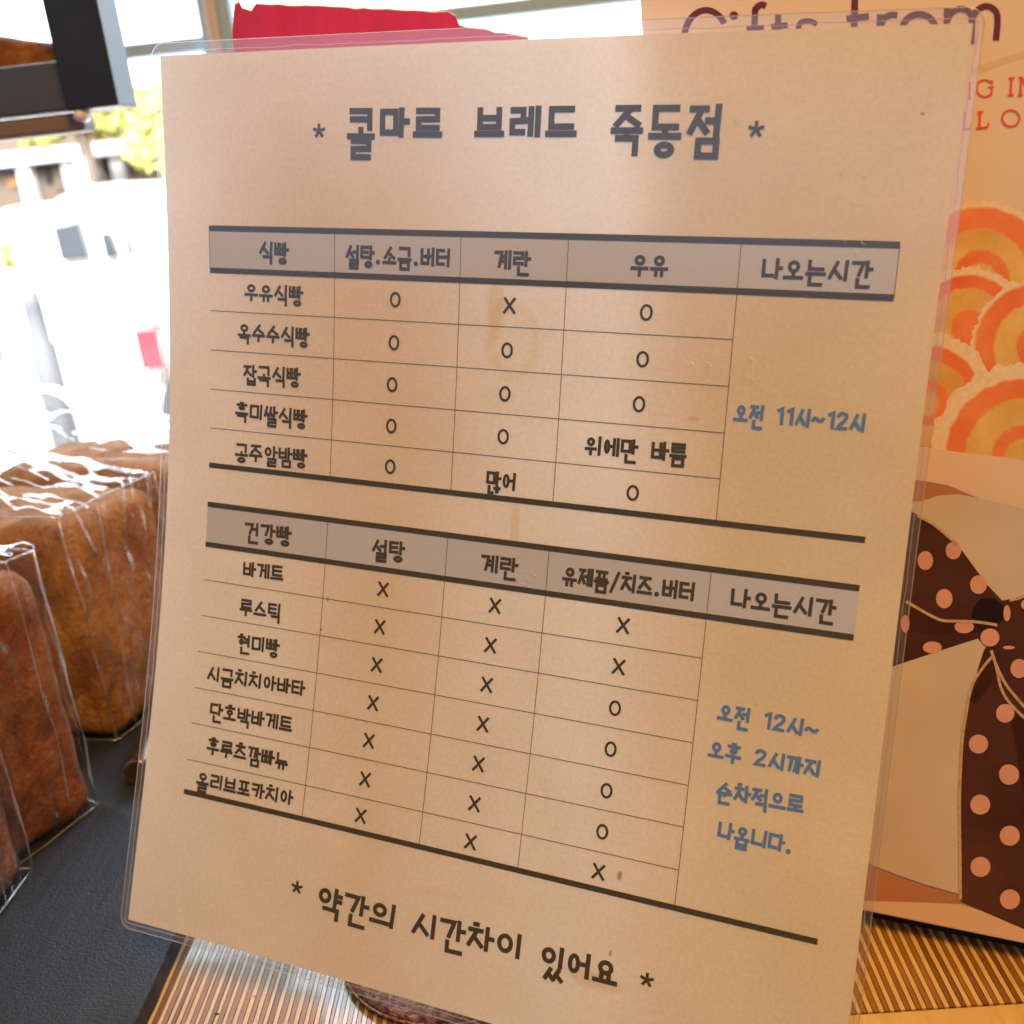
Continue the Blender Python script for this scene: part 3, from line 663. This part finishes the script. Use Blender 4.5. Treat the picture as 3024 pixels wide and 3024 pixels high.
ROWS = [46.32, 58.05, 69.5, 80.81, 92.25, 103.67, 114.75, 126.53, 138.65, 149.45, 160.39, 171.41, 182.5, 193.38, 204.58, 214.38]
sheet = empty('menu_sheet', tuple(SH([(212, HP + 2.7)])[0])); tag(sheet, 'laminated white bread menu sheet with Korean tables leaning back on the board', 'menu')
def ssheet(name, uv, faces, m, off, parent=None, smooth=True, uvs=False):
    return mesh(name, SH(uv, off), faces, m, parent or sheet, smooth, [(u / 210, 1 - v / HP) for u, v in uv] if uvs else None)
def sgrid(u0, u1, v0, v1, nu, nv):
    U = np.linspace(u0, u1, nu + 1); Vv = np.linspace(v0, v1, nv + 1)
    uv = [(a, b) for b in Vv for a in U]
    return uv, [(j * (nu + 1) + i, (j + 1) * (nu + 1) + i, (j + 1) * (nu + 1) + i + 1, j * (nu + 1) + i + 1) for j in range(nv) for i in range(nu)]
# paper: white, faintly fibrous, a little see-through against the window, with old stains
m_paper = bpy.data.materials.new('paper'); m_paper.use_nodes = True; nt = m_paper.node_tree; nt.nodes.clear()
_out = N(m_paper, 'ShaderNodeOutputMaterial'); _d = N(m_paper, 'ShaderNodeBsdfDiffuse'); _t = N(m_paper, 'ShaderNodeBsdfTranslucent'); _mx = N(m_paper, 'ShaderNodeMixShader')
_uv = coords(m_paper, (210, HP, 1), 'UV')
_f1 = noisy(m_paper, _uv, 0.9, 6, .75); _f2 = noisy(m_paper, _uv, 0.035, 3, .5)
_c1 = ramp(m_paper, _f1, [(.28, (0.72, 0.71, 0.70)), (.72, (0.88, 0.875, 0.87))])
_c2 = ramp(m_paper, _f2, [(.35, (0.94, 0.93, 0.90)), (.7, (1, 1, 1))])
def mul(a, b, fac=1.0):
    n = N(m_paper, 'ShaderNodeMix', data_type='RGBA', blend_type='MULTIPLY'); n.inputs[0].default_value = fac
    L(m_paper, a, n.inputs[6]); L(m_paper, b, n.inputs[7]); return n.outputs[2]
base = mul(_c1, _c2)
tcn = N(m_paper, 'ShaderNodeTexCoord'); warp = N(m_paper, 'ShaderNodeTexNoise'); warp.inputs['Scale'].default_value = 9; L(m_paper, tcn.outputs['UV'], warp.inputs['Vector'])
def stain(u, v, ru, rv, tint, ringy):
    mp = N(m_paper, 'ShaderNodeMapping'); mp.inputs['Location'].default_value = (-(u / 210) * 210 / ru, -(1 - v / HP) * HP / rv, 0); mp.inputs['Scale'].default_value = (210 / ru, HP / rv, 1)
    L(m_paper, tcn.outputs['UV'], mp.inputs[0])
    ad = N(m_paper, 'ShaderNodeVectorMath', operation='MULTIPLY_ADD'); L(m_paper, warp.outputs['Color'], ad.inputs[0]); ad.inputs[1].default_value = (.9, .9, 0); ad.inputs[2].default_value = (-.45, -.45, 0)
    a2 = N(m_paper, 'ShaderNodeVectorMath', operation='ADD'); L(m_paper, mp.outputs[0], a2.inputs[0]); L(m_paper, ad.outputs[0], a2.inputs[1])
    ln = N(m_paper, 'ShaderNodeVectorMath', operation='LENGTH'); L(m_paper, a2.outputs[0], ln.inputs[0])
    st = [(0, tint), (.55, tint), (1.0, (1, 1, 1))] if not ringy else [(0, (1, .98, .95)), (.55, (1, .98, .95)), (.8, tint), (1.0, (1, 1, 1))]
    return ramp(m_paper, ln.outputs['Value'], st)
for args in ((108, 74, 9, 11, (.96, .90, .80), True), (103, 66, 3, 10, (.93, .86, .74), False), (112, 123, 1.6, 9, (.94, .86, .74), False), (157, 89.5, 2.0, .8, (.90, .82, .70), False),
             (150, 209.5, .8, 1.6, (.55, .42, .28), False), (146.5, 238, 10, 3, (.92, .84, .74), False), (150, 230, .5, 1.0, (.55, .42, .28), False), (100, 226, 7, 2, (.98, .95, .90), False), (202, 18.2, .5, .35, (.25, .2, .16), False), (57, 149.5, .4, .8, (.6, .35, .2), False), (55.5, 158.6, .5, .4, (.6, .35, .2), False)):
    base = mul(base, stain(*args))
L(m_paper, base, _d.inputs[0]); L(m_paper, base, _t.inputs[0]); _mx.inputs[0].default_value = 0.21
L(m_paper, _d.outputs[0], _mx.inputs[1]); L(m_paper, _t.outputs[0], _mx.inputs[2]); L(m_paper, _mx.outputs[0], _out.inputs[0])
uv, fc = sgrid(0, 210, 0, HP, 42, 52)
ssheet('paper', uv, fc, m_paper, 0.0, uvs=True)
# laminate: front and back film meeting at a sealed rim with rounded corners
ML, MR, MT, MBm, RC = 2.7, 2.2, 3.2, 2.7, 3.8
m_film = clear('laminate', (0.975, 0.97, 0.975), 0.18, 0.0, 1.7, 9, 0.25, veil=0.03)
m_rim_ = clear('laminate_edge', (0.80, 0.80, 0.82), 0.15, 0.12, 1.6, veil=0.5)
nv, nu = 64, 44
vv_ = np.concatenate([np.linspace(-MT, -MT + RC, 7), np.linspace(-MT + RC, HP + MBm - RC, nv)[1:-1], np.linspace(HP + MBm - RC, HP + MBm, 7)])
for nm, off in (('front_film', 0.42), ('back_film', -0.25)):
    uv = []
    for v_ in vv_:
        dd = max(0, (-MT + RC) - v_, v_ - (HP + MBm - RC)); ins = RC - math.sqrt(max(RC * RC - dd * dd, 0))
        for k in range(nu + 1): uv.append((-ML + ins + (210 + ML + MR - 2 * ins) * k / nu, v_))
    fc = [(j * (nu + 1) + i, (j + 1) * (nu + 1) + i, (j + 1) * (nu + 1) + i + 1, j * (nu + 1) + i + 1) for j in range(len(vv_) - 1) for i in range(nu)]
    ssheet(nm, uv, fc, m_film, off)
def rim(u0, u1, v0, v1, rc, n=60):
    p = []
    for cx, cy, a in ((u1 - rc, v0 + rc, -90), (u1 - rc, v1 - rc, 0), (u0 + rc, v1 - rc, 90), (u0 + rc, v0 + rc, 180)):
        for k in range(9): q = math.radians(a + 90 * k / 8); p.append((cx + rc * math.cos(q), cy + rc * math.sin(q)))
    p.append(p[0]); out = []
    for a, b in zip(p[:-1], p[1:]):
        m = max(1, int(math.dist(a, b) / 4))
        for k in range(m): out.append((a[0] + (b[0] - a[0]) * k / m, a[1] + (b[1] - a[1]) * k / m))
    out.append(p[-1]); return out
def edge_tube(name, loop, r, off, wob, m):
    P = SH([(u + wob * noise.noise((u * .12, v * .12, 1)), v + wob * noise.noise((u * .12, v * .12, 5))) for u, v in loop], off)
    v, f = tube(P, r, 5, False); return mesh(name, v, f, m, sheet, True)
edge_tube('sealed_edge', rim(-ML, 210 + MR, -MT, HP + MBm, RC), .11, .1, 0.0, m_rim_)
edge_tube('seal_line', rim(-.9, 210.9, -.9, HP + .9, .8), .08, .25, .5, m_rim_)
# printed table
m_ink = grainmat('black_ink', (0.030, 0.029, 0.027), (0.060, 0.057, 0.052), 2500, .75, bumpk=0, spec=.2)
m_blue = grainmat('blue_ink', (0.07, 0.21, 0.70), (0.11, 0.27, 0.80), 2500, .75, bumpk=0, spec=.2)
m_cell = grainmat('grey_cell', (0.48, 0.565, 0.88), (0.54, 0.625, 0.94), 1800, .8, bumpk=0, spec=.2)
m_hair = mat('hairline_ink', (0.20, 0.17, 0.14), .8, .2)
def quadstrip(name, a, b, w, m, off, parent=None):
    a = np.array(a, float); b = np.array(b, float); d = (b - a); ln = np.linalg.norm(d); d /= ln; nn = np.array([-d[1], d[0]]) * w / 2
    n = max(1, int(ln / 3)); uv = []
    for k in range(n + 1): p = a + d * ln * k / n; uv += [p + nn, p - nn]
    return ssheet(name, np.array(uv), [(2 * k, 2 * k + 1, 2 * k + 3, 2 * k + 2) for k in range(n)], m, off)
for (r0, r1) in ((0, 1), (7, 8)):
    for c in range(5):
        uv, fc = sgrid(COLS[c], COLS[c + 1], ROWS[r0], ROWS[r1], 8, 4); ssheet('header_cell', uv, fc, m_cell, 0.05)
for r in (0, 1, 6, 7, 8, 15): quadstrip('thick_rule', (COLS[0], ROWS[r]), (COLS[5], ROWS[r]), 1.55, m_ink, 0.14)
for r in (2, 3, 4, 5, 9, 10, 11, 12, 13, 14): quadstrip('thin_rule', (COLS[0], ROWS[r]), (COLS[4], ROWS[r]), .24, m_hair, 0.10)
for c in (1, 2, 3, 4):
    quadstrip('column_rule', (COLS[c], ROWS[0]), (COLS[c], ROWS[6]), .22, m_hair, 0.12); quadstrip('column_rule', (COLS[c], ROWS[7]), (COLS[c], ROWS[15]), .22, m_hair, 0.12)
for c in (0, 5): quadstrip('column_rule', (COLS[c], ROWS[0]), (COLS[c], ROWS[1]), .22, m_hair, 0.12)

# lettering: every jamo is a set of strokes in a unit box (x right, y down)
def ell(n=22): return [(.5 + .5 * math.cos(2 * math.pi * k / n), .5 + .5 * math.sin(2 * math.pi * k / n)) for k in range(n + 1)]
CONS = {'ㄱ': [[(0, .04), (.98, .04), (.62, 1)]], 'ㄴ': [[(.06, 0), (.06, .94), (1, .94)]], 'ㄷ': [[(1, .05), (.06, .05), (.06, .94), (1, .94)]],
        'ㄹ': [[(0, .04), (.95, .04), (.95, .48), (.06, .50), (.06, .95), (1, .95)]], 'ㅁ': [[(.06, .05), (.95, .05), (.95, .95), (.06, .95), (.06, .0)]],
        'ㅂ': [[(.06, 0), (.06, .95), (.94, .95), (.94, 0)], [(.06, .48), (.94, .48)]], 'ㅅ': [[(.62, 0), (.04, .98)], [(.38, .46), (.98, .98)]],
        'ㅇ': ['O'], 'ㅈ': [[(.02, .05), (.98, .05)], [(.64, .05), (.02, .98)], [(.42, .46), (1, .96)]],
        'ㅊ': [[(.35, -.14), (.66, -.14)], [(.02, .16), (.98, .16)], [(.60, .16), (.02, .98)], [(.42, .52), (1, .96)]],
        'ㅋ': [[(0, .04), (.96, .04), (.66, 1)], [(.02, .46), (.84, .46)]], 'ㅌ': [[(1, .04), (.06, .04), (.06, .95), (1, .95)], [(.06, .49), (.95, .49)]],
        'ㅍ': [[(0, .06), (1, .06)], [(0, .94), (1, .94)], [(.28, .06), (.28, .94)], [(.72, .06), (.72, .94)]],
        'ㅎ': [[(.34, -.10), (.66, -.10)], [(.0, .16), (1, .16)], ('O', .14, .32, .86, 1.0)]}
CONSF = dict(CONS); CONSF['ㄱ'] = [[(0, .06), (.94, .06), (.94, 1)]]; CONSF['ㅋ'] = [[(0, .05), (.94, .05), (.94, 1)], [(.02, .48), (.9, .48)]]
DBL = {'ㄲ': 'ㄱ', 'ㄸ': 'ㄷ', 'ㅃ': 'ㅂ', 'ㅆ': 'ㅅ', 'ㅉ': 'ㅈ'}
CHO = 'ㄱㄲㄴㄷㄸㄹㅁㅂㅃㅅㅆㅇㅈㅉㅊㅋㅌㅍㅎ'; JUNG = 'ㅏㅐㅑㅒㅓㅔㅕㅖㅗㅘㅙㅚㅛㅜㅝㅞㅟㅠㅡㅢㅣ'
JONG = ['', 'ㄱ', 'ㄲ', 'ㄳ', 'ㄴ', 'ㄵ', 'ㄶ', 'ㄷ', 'ㄹ', 'ㄺ', 'ㄻ', 'ㄼ', 'ㄽ', 'ㄾ', 'ㄿ', 'ㅀ', 'ㅁ', 'ㅂ', 'ㅄ', 'ㅅ', 'ㅆ', 'ㅇ', 'ㅈ', 'ㅊ', 'ㅋ', 'ㅌ', 'ㅍ', 'ㅎ']
def put(out, ch, x0, y0, x1, y1, table=CONS):
    if ch in DBL:
        g = (x1 - x0) * .10; m = (x0 + x1) / 2; put(out, DBL[ch], x0, y0, m - g / 2, y1, table); put(out, DBL[ch], m + g / 2, y0, x1, y1, table); return
    for st in table[ch]:
        if st == 'O': out.append(('O', (x0 + x1) / 2, (y0 + y1) / 2, (x1 - x0) / 2, (y1 - y0) / 2))
        elif st[0] == 'O':
            a = x0 + (x1 - x0) * st[1]; b = y0 + (y1 - y0) * st[2]; c = x0 + (x1 - x0) * st[3]; d = y0 + (y1 - y0) * st[4]
            out.append(('O', (a + c) / 2, (b + d) / 2, (c - a) / 2, (d - b) / 2))
        else: out.append([(x0 + (x1 - x0) * px, y0 + (y1 - y0) * py) for px, py in st])
def syllable(ch):
    """strokes of one syllable; the top block is one unit high, finals hang below it"""
    n = ord(ch) - 0xAC00; c, j, f = CHO[n // 588], JUNG[n % 588 // 28], JONG[n % 28]
    out = []; wid = 1.0
    if j in 'ㅏㅑㅓㅕㅣㅐㅔㅖ':
        two = j in 'ㅔㅖㅐ'; xv = .80 if j in 'ㅏㅑ' else .92
        xr = {'ㅏ': .60, 'ㅑ': .60, 'ㅣ': .68, 'ㅓ': .58, 'ㅕ': .58, 'ㅔ': .46, 'ㅖ': .46, 'ㅐ': .5}[j]
        if c in DBL: xr += .06
        yb = .94 if not f else .86
        put(out, c, .02, .04, xr, yb)
        vb = 1.02 if not f else .96
        if j in 'ㅏㅑ':
            out.append([(xv, -.02), (xv - .02, vb)])
            for yy in ((.46,) if j == 'ㅏ' else (.32, .60)): out.append([(xv, yy), (1.06, yy)])
        elif j == 'ㅣ': out.append([(xv, -.02), (xv - .03, vb)])
        elif j in 'ㅓㅕ':
            out.append([(xv, -.02), (xv - .02, vb)])
            for yy in ((.46,) if j == 'ㅓ' else (.32, .60)): out.append([(xr - .02, yy), (xv, yy)])
        else:
            out += [[(.72, 0), (.71, vb - .02)], [(.97, -.02), (.96, vb)]]
            for yy in ((.46,) if j == 'ㅔ' else (.32, .60)): out.append([(xr - .02, yy), (.72, yy)])
        if f: ff = (.30, 1.08, .96, 1.62)
    elif j in 'ㅗㅛㅜㅠㅡ':
        rnd_ = c == 'ㅇ'; x0, x1 = (.16, .84) if rnd_ else (.10, .90)
        up = j in 'ㅗㅛ'
        yc = .70 if up else (.62 if j in 'ㅜㅠ' else .74)
        yv = .96 if up or j == 'ㅡ' else .78
        if f and j == 'ㅡ': yc, yv = .58, .86
        put(out, c, x0, .02, x1, yc, CONSF)
        out.append([(.0, yv), (1.0, yv)])
        if j == 'ㅗ': out.append([(.5, yc - .02), (.5, yv)])
        if j == 'ㅛ': out += [[(.34, yc - .04), (.34, yv)], [(.66, yc - .04), (.66, yv)]]
        if j == 'ㅜ' and not f: out.append([(.52, yv), (.50, 1.20)])
        if j == 'ㅠ': out += [[(.34, yv), (.32, 1.18)], [(.68, yv), (.68, 1.18)]]
        if j == 'ㅜ' and f: out.append([(.52, yv), (.52, yv + .2)])
        if f: ff = (.16, yv + .17, .86, yv + .72) if up or j == 'ㅡ' else (.16, yv + .22, .86, yv + .78)
    elif j == 'ㅟ':
        put(out, c, .06, .0, .62, .56); out += [[(.0, .72), (.70, .70)], [(.36, .72), (.34, 1.06)], [(.94, -.04), (.92, 1.04)]]
    elif j == 'ㅢ':
        put(out, c, .06, .02, .68, .70); out += [[(.0, .92), (.80, .92)], [(.95, -.02), (.93, 1.04)]]
    if f:
        x0, y0, x1, y1 = ff
        if f == 'ㄶ': put(out, 'ㄴ', x0 - .12, y0, x0 + .22, y1, CONSF); put(out, 'ㅎ', x0 + .30, y0 + .08, x1 + .08, y1, CONSF)
        elif f == 'ㅆ': put(out, 'ㅅ', x0 - .06, y0, x0 + .34, y1, CONSF); put(out, 'ㅅ', x0 + .30, y0, x1 + .06, y1, CONSF)
        elif f == 'ㄹ': put(out, f, x0, y0 - .03, x1, y1 + .06, CONSF)
        else: put(out, f, x0, y0, x1, y1, CONSF)
    return out
LAT = {'1': ([[(.10, .18), (.42, .04), (.42, 1)]], .55), '2': ([[(.06, .24), (.14, .08), (.36, .02), (.60, .10), (.64, .28), (.50, .50), (.22, .74), (.06, .96), (.70, .96)]], .78), '~': ([[(.02, .62), (.16, .46), (.34, .50), (.52, .62), (.70, .60), (.82, .46)]], .9),
       '.': (['D'], .42), '/': ([[(.55, -.05), (.05, 1.2)]], .6), ' ': ([], .62)}
def strokes_to_mesh(strokes, place, th, off0):
    """flat strips of ink; each stroke lies a hair above the one before"""
    uv, fc, of = [], [], []; k = 0
    for st in strokes:
        o = off0 + .006 * (k % 9); k += 1
        if st[0] == 'O':
            _, cx, cy, rx, ry = st; n = 26; b = len(uv)
            for i in range(n):
                q = 2 * math.pi * i / n
                for s in (-1, 1): uv.append(place(cx + (rx - th / 2 + s * th / 2) * math.cos(q), cy + (ry - th / 2 + s * th / 2) * math.sin(q))); of.append(o)
            fc += [(b + 2 * i, b + 2 * i + 1, b + (2 * i + 3) % (2 * n), b + (2 * i + 2) % (2 * n)) for i in range(n)]
        elif st[0] == 'D':
            _, cx, cy, r = st; b = len(uv)
            for i in range(14): q = 2 * math.pi * i / 14; uv.append(place(cx + r * math.cos(q), cy + r * math.sin(q))); of.append(o)
            fc.append(tuple(range(b, b + 14)))
        else:
            P = [np.array(p, float) for p in st]; n = len(P); b = len(uv)
            for i, p in enumerate(P):
                d1 = P[i] - P[i - 1] if i else P[1] - P[0]; d2 = P[i + 1] - P[i] if i < n - 1 else d1
                d1 = d1 / np.linalg.norm(d1); d2 = d2 / np.linalg.norm(d2)
                n1 = np.array([-d1[1], d1[0]]); n2 = np.array([-d2[1], d2[0]]); nm = n1 + n2; l = np.linalg.norm(nm)
                nm = n1 if l < .3 else nm / l; k2 = min(1 / max(nm @ n1, .4), 1.9)
                e = np.zeros(2)
                if i == 0: e = -d1 * th * .28
                if i == n - 1: e = d1 * th * .28
                for s in (1, -1): uv.append(place(*(p + e + s * nm * k2 * th / 2))); of.append(o)
            fc += [(b + 2 * i, b + 2 * i + 1, b + 2 * i + 3, b + 2 * i + 2) for i in range(n - 1)]
    return uv, fc, of
STYLE = {'t': (6.3, 1.58, 1.10), 'h': (4.2, .85, .84), 'n': (3.9, .80, .86), 'b': (3.8, .84, .88), 'f': (5.9, 1.24, .90)}   # letter height and stroke width in mm
def text(s, u0, v0, u1, v1, kind):
    h, th, fk = STYLE[kind]; m = m_blue if kind == 'b' else m_ink
    adv = [(1.0 if ch not in LAT else LAT[ch][1]) for ch in s]; gap = .20 if kind != 't' else .30
    tot = sum(adv) + gap * (len(s) - 1)
    d = np.array([u1 - u0, v1 - v0]); ln = np.linalg.norm(d); d /= ln; pv = np.array([-d[1], d[0]]); wx = ln / tot
    o = np.array([u0, v0]); uv, fc, of = [], [], []; x = 0.0
    for i, ch in enumerate(s):
        g = syllable(ch) if ch not in LAT else LAT[ch][0]
        xo = x; hh = h * (fk if ch not in LAT and (ord(ch) - 0xAC00) % 28 else 1.0)
        def place(gx, gy, xo=xo): return o + d * (xo * wx + gx) + pv * gy
        sc = []
        for st in g:
            if st == 'D': sc.append(('D', .2 * wx, .95 * h, th * .75))
            elif st[0] == 'O': sc.append(('O', st[1] * wx, st[2] * hh, st[3] * wx, st[4] * hh))
            else: sc.append([(px * wx, py * hh) for px, py in st])
        a, b, c = strokes_to_mesh(sc, place, th, .16); n = len(uv); uv += a; of += c; fc += [tuple(q + n for q in w) for w in b]
        x += adv[i] + gap
    return ssheet('lettering', np.array(uv), fc, m, np.array(of), smooth=False)
TEXTS = [("콜마르",59.97,15.32,86.8,15.8,"t"),("브레드",96.47,15.72,122.77,15.92,"t"),("죽동점",132.17,15.92,157.98,16.15,"t"),
("식빵",31.59,49.71,40.69,50.05,"h"),("설탕.소금.버터",59.21,50.06,89.9,50.35,"h"),("계란",102.63,50.36,112.14,50.44,"h"),("우유",138.89,50.19,147.79,50.18,"h"),("나오는시간",170.64,50.36,194.98,50.27,"h"),
("우유식빵",26.57,61.34,45.26,61.68,"n"),("옥수수식빵",24.19,72.69,47.38,73.03,"n"),("잡곡식빵",26.06,84.58,44.57,84.36,"n"),("흑미쌀식빵",23.54,95.65,47.18,96.06,"n"),("공주알밤빵",23.73,107.52,47.47,107.33,"n"),
("많어",103.34,107.91,111.43,107.89,"h"),("위에만 바름",130.08,96.26,156.08,95.94,"h"),("오전 11시~12시",167.13,85.0,197.43,85.16,"b"),
("건강빵",28.06,130.66,43.44,130.27,"h"),("설탕",70.25,130.55,79.91,130.25,"h"),("계란",103.36,130.66,113.56,130.66,"h"),("유제품/치즈.버터",126.73,130.78,161.36,130.75,"h"),("나오는시간",170.78,130.71,195.37,130.42,"h"),
("바게트",28.36,142.34,41.77,142.04,"n"),("루스틱",28.16,153.53,41.74,153.34,"n"),("현미빵",28.17,164.28,42.16,163.87,"n"),("시금치치아바타",18.73,175.43,51.82,174.66,"n"),("단호박바게트",20.91,186.24,48.93,185.84,"n"),("후루츠깜빠뉴",21.19,196.84,48.82,196.78,"n"),("올리브포카치아",18.77,207.54,51.54,207.14,"n"),
("오전 12시~",170.71,160.18,195.13,160.82,"b"),("오후 2시까지",169.37,170.02,196.37,170.26,"b"),("순차적으로",172.41,180.15,193.42,179.61,"b"),("나옵니다.",173.97,190.05,192.06,190.3,"b"),
("약간의",63.57,232.24,87.87,232.61,"f"),("시간차이",93.59,232.78,125.55,231.63,"f"),("있어요",131.43,232.45,152.26,231.94,"f")]
for t in TEXTS: text(*t)
for (u, v) in [(50.97, 20.52), (166.34, 21.29), (56.4, 234.39), (160.25, 234.4)]:
    st = [[(0, 0), (1.65 * math.cos(math.radians(a)), 1.65 * math.sin(math.radians(a)))] for a in (-90, -18, 54, 126, 198)]
    uv, fc, of = strokes_to_mesh(st, lambda x, y: np.array([u + x, v + y]), .8, .16); ssheet('asterisk', np.array(uv), fc, m_ink, np.array(of), smooth=False)
for (u, v) in [(74.23, 63.89), (74.11, 75.39), (73.92, 86.8), (74.12, 98.15), (74.36, 109.45), (107.07, 75.52), (107.06, 86.88), (107.24, 98.22), (143.39, 64.1), (143.28, 75.6), (143.22, 86.84), (143.43, 109.48), (144.06, 166.12), (144.03, 177.07), (144.15, 188.15), (144.23, 199.11)]:
    uv, fc, of = strokes_to_mesh([('O', 0, 0, 1.64, 2.08)], lambda x, y: np.array([u + x, v + y]), .66, .16); ssheet('circle_mark', np.array(uv), fc, m_ink, np.array(of), smooth=False)
for (u, v) in [(107.18, 64.02), (74.48, 144.2), (74.34, 155.02), (74.4, 165.98), (74.33, 177.0), (74.21, 187.89), (74.26, 199.04), (74.12, 209.62), (108.29, 144.08), (108.01, 155.06), (107.96, 166.02), (107.97, 176.95), (107.88, 188.1), (107.95, 199.18), (108.01, 209.76), (144.02, 144.16), (143.92, 155.1), (144.4, 209.73)]:
    uv, fc, of = strokes_to_mesh([[(-1.35, -1.85), (1.45, 1.85)], [(1.4, -1.85), (-1.45, 1.85)]], lambda x, y: np.array([u + x, v + y]), .74, .16); ssheet('cross_mark', np.array(uv), fc, m_ink, np.array(of), smooth=False)
# light glints on creases and bubbles in the film, put in as pale tubes
m_glint = mat('film_glint', (0.85, 0.80, 0.72), .25, .8)
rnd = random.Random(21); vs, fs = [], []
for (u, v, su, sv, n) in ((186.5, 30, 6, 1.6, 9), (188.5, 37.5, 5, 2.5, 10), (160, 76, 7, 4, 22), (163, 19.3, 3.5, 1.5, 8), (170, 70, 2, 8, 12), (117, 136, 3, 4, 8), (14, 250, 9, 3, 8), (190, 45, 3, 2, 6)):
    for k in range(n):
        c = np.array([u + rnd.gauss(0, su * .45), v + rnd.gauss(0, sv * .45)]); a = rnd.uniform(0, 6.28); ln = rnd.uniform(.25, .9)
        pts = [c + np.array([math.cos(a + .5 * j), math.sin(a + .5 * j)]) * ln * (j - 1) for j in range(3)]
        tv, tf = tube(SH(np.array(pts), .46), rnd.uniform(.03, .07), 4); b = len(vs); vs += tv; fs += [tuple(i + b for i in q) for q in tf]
mesh('film_glint', vs, fs, m_glint, sheet)['kind'] = 'stuff'
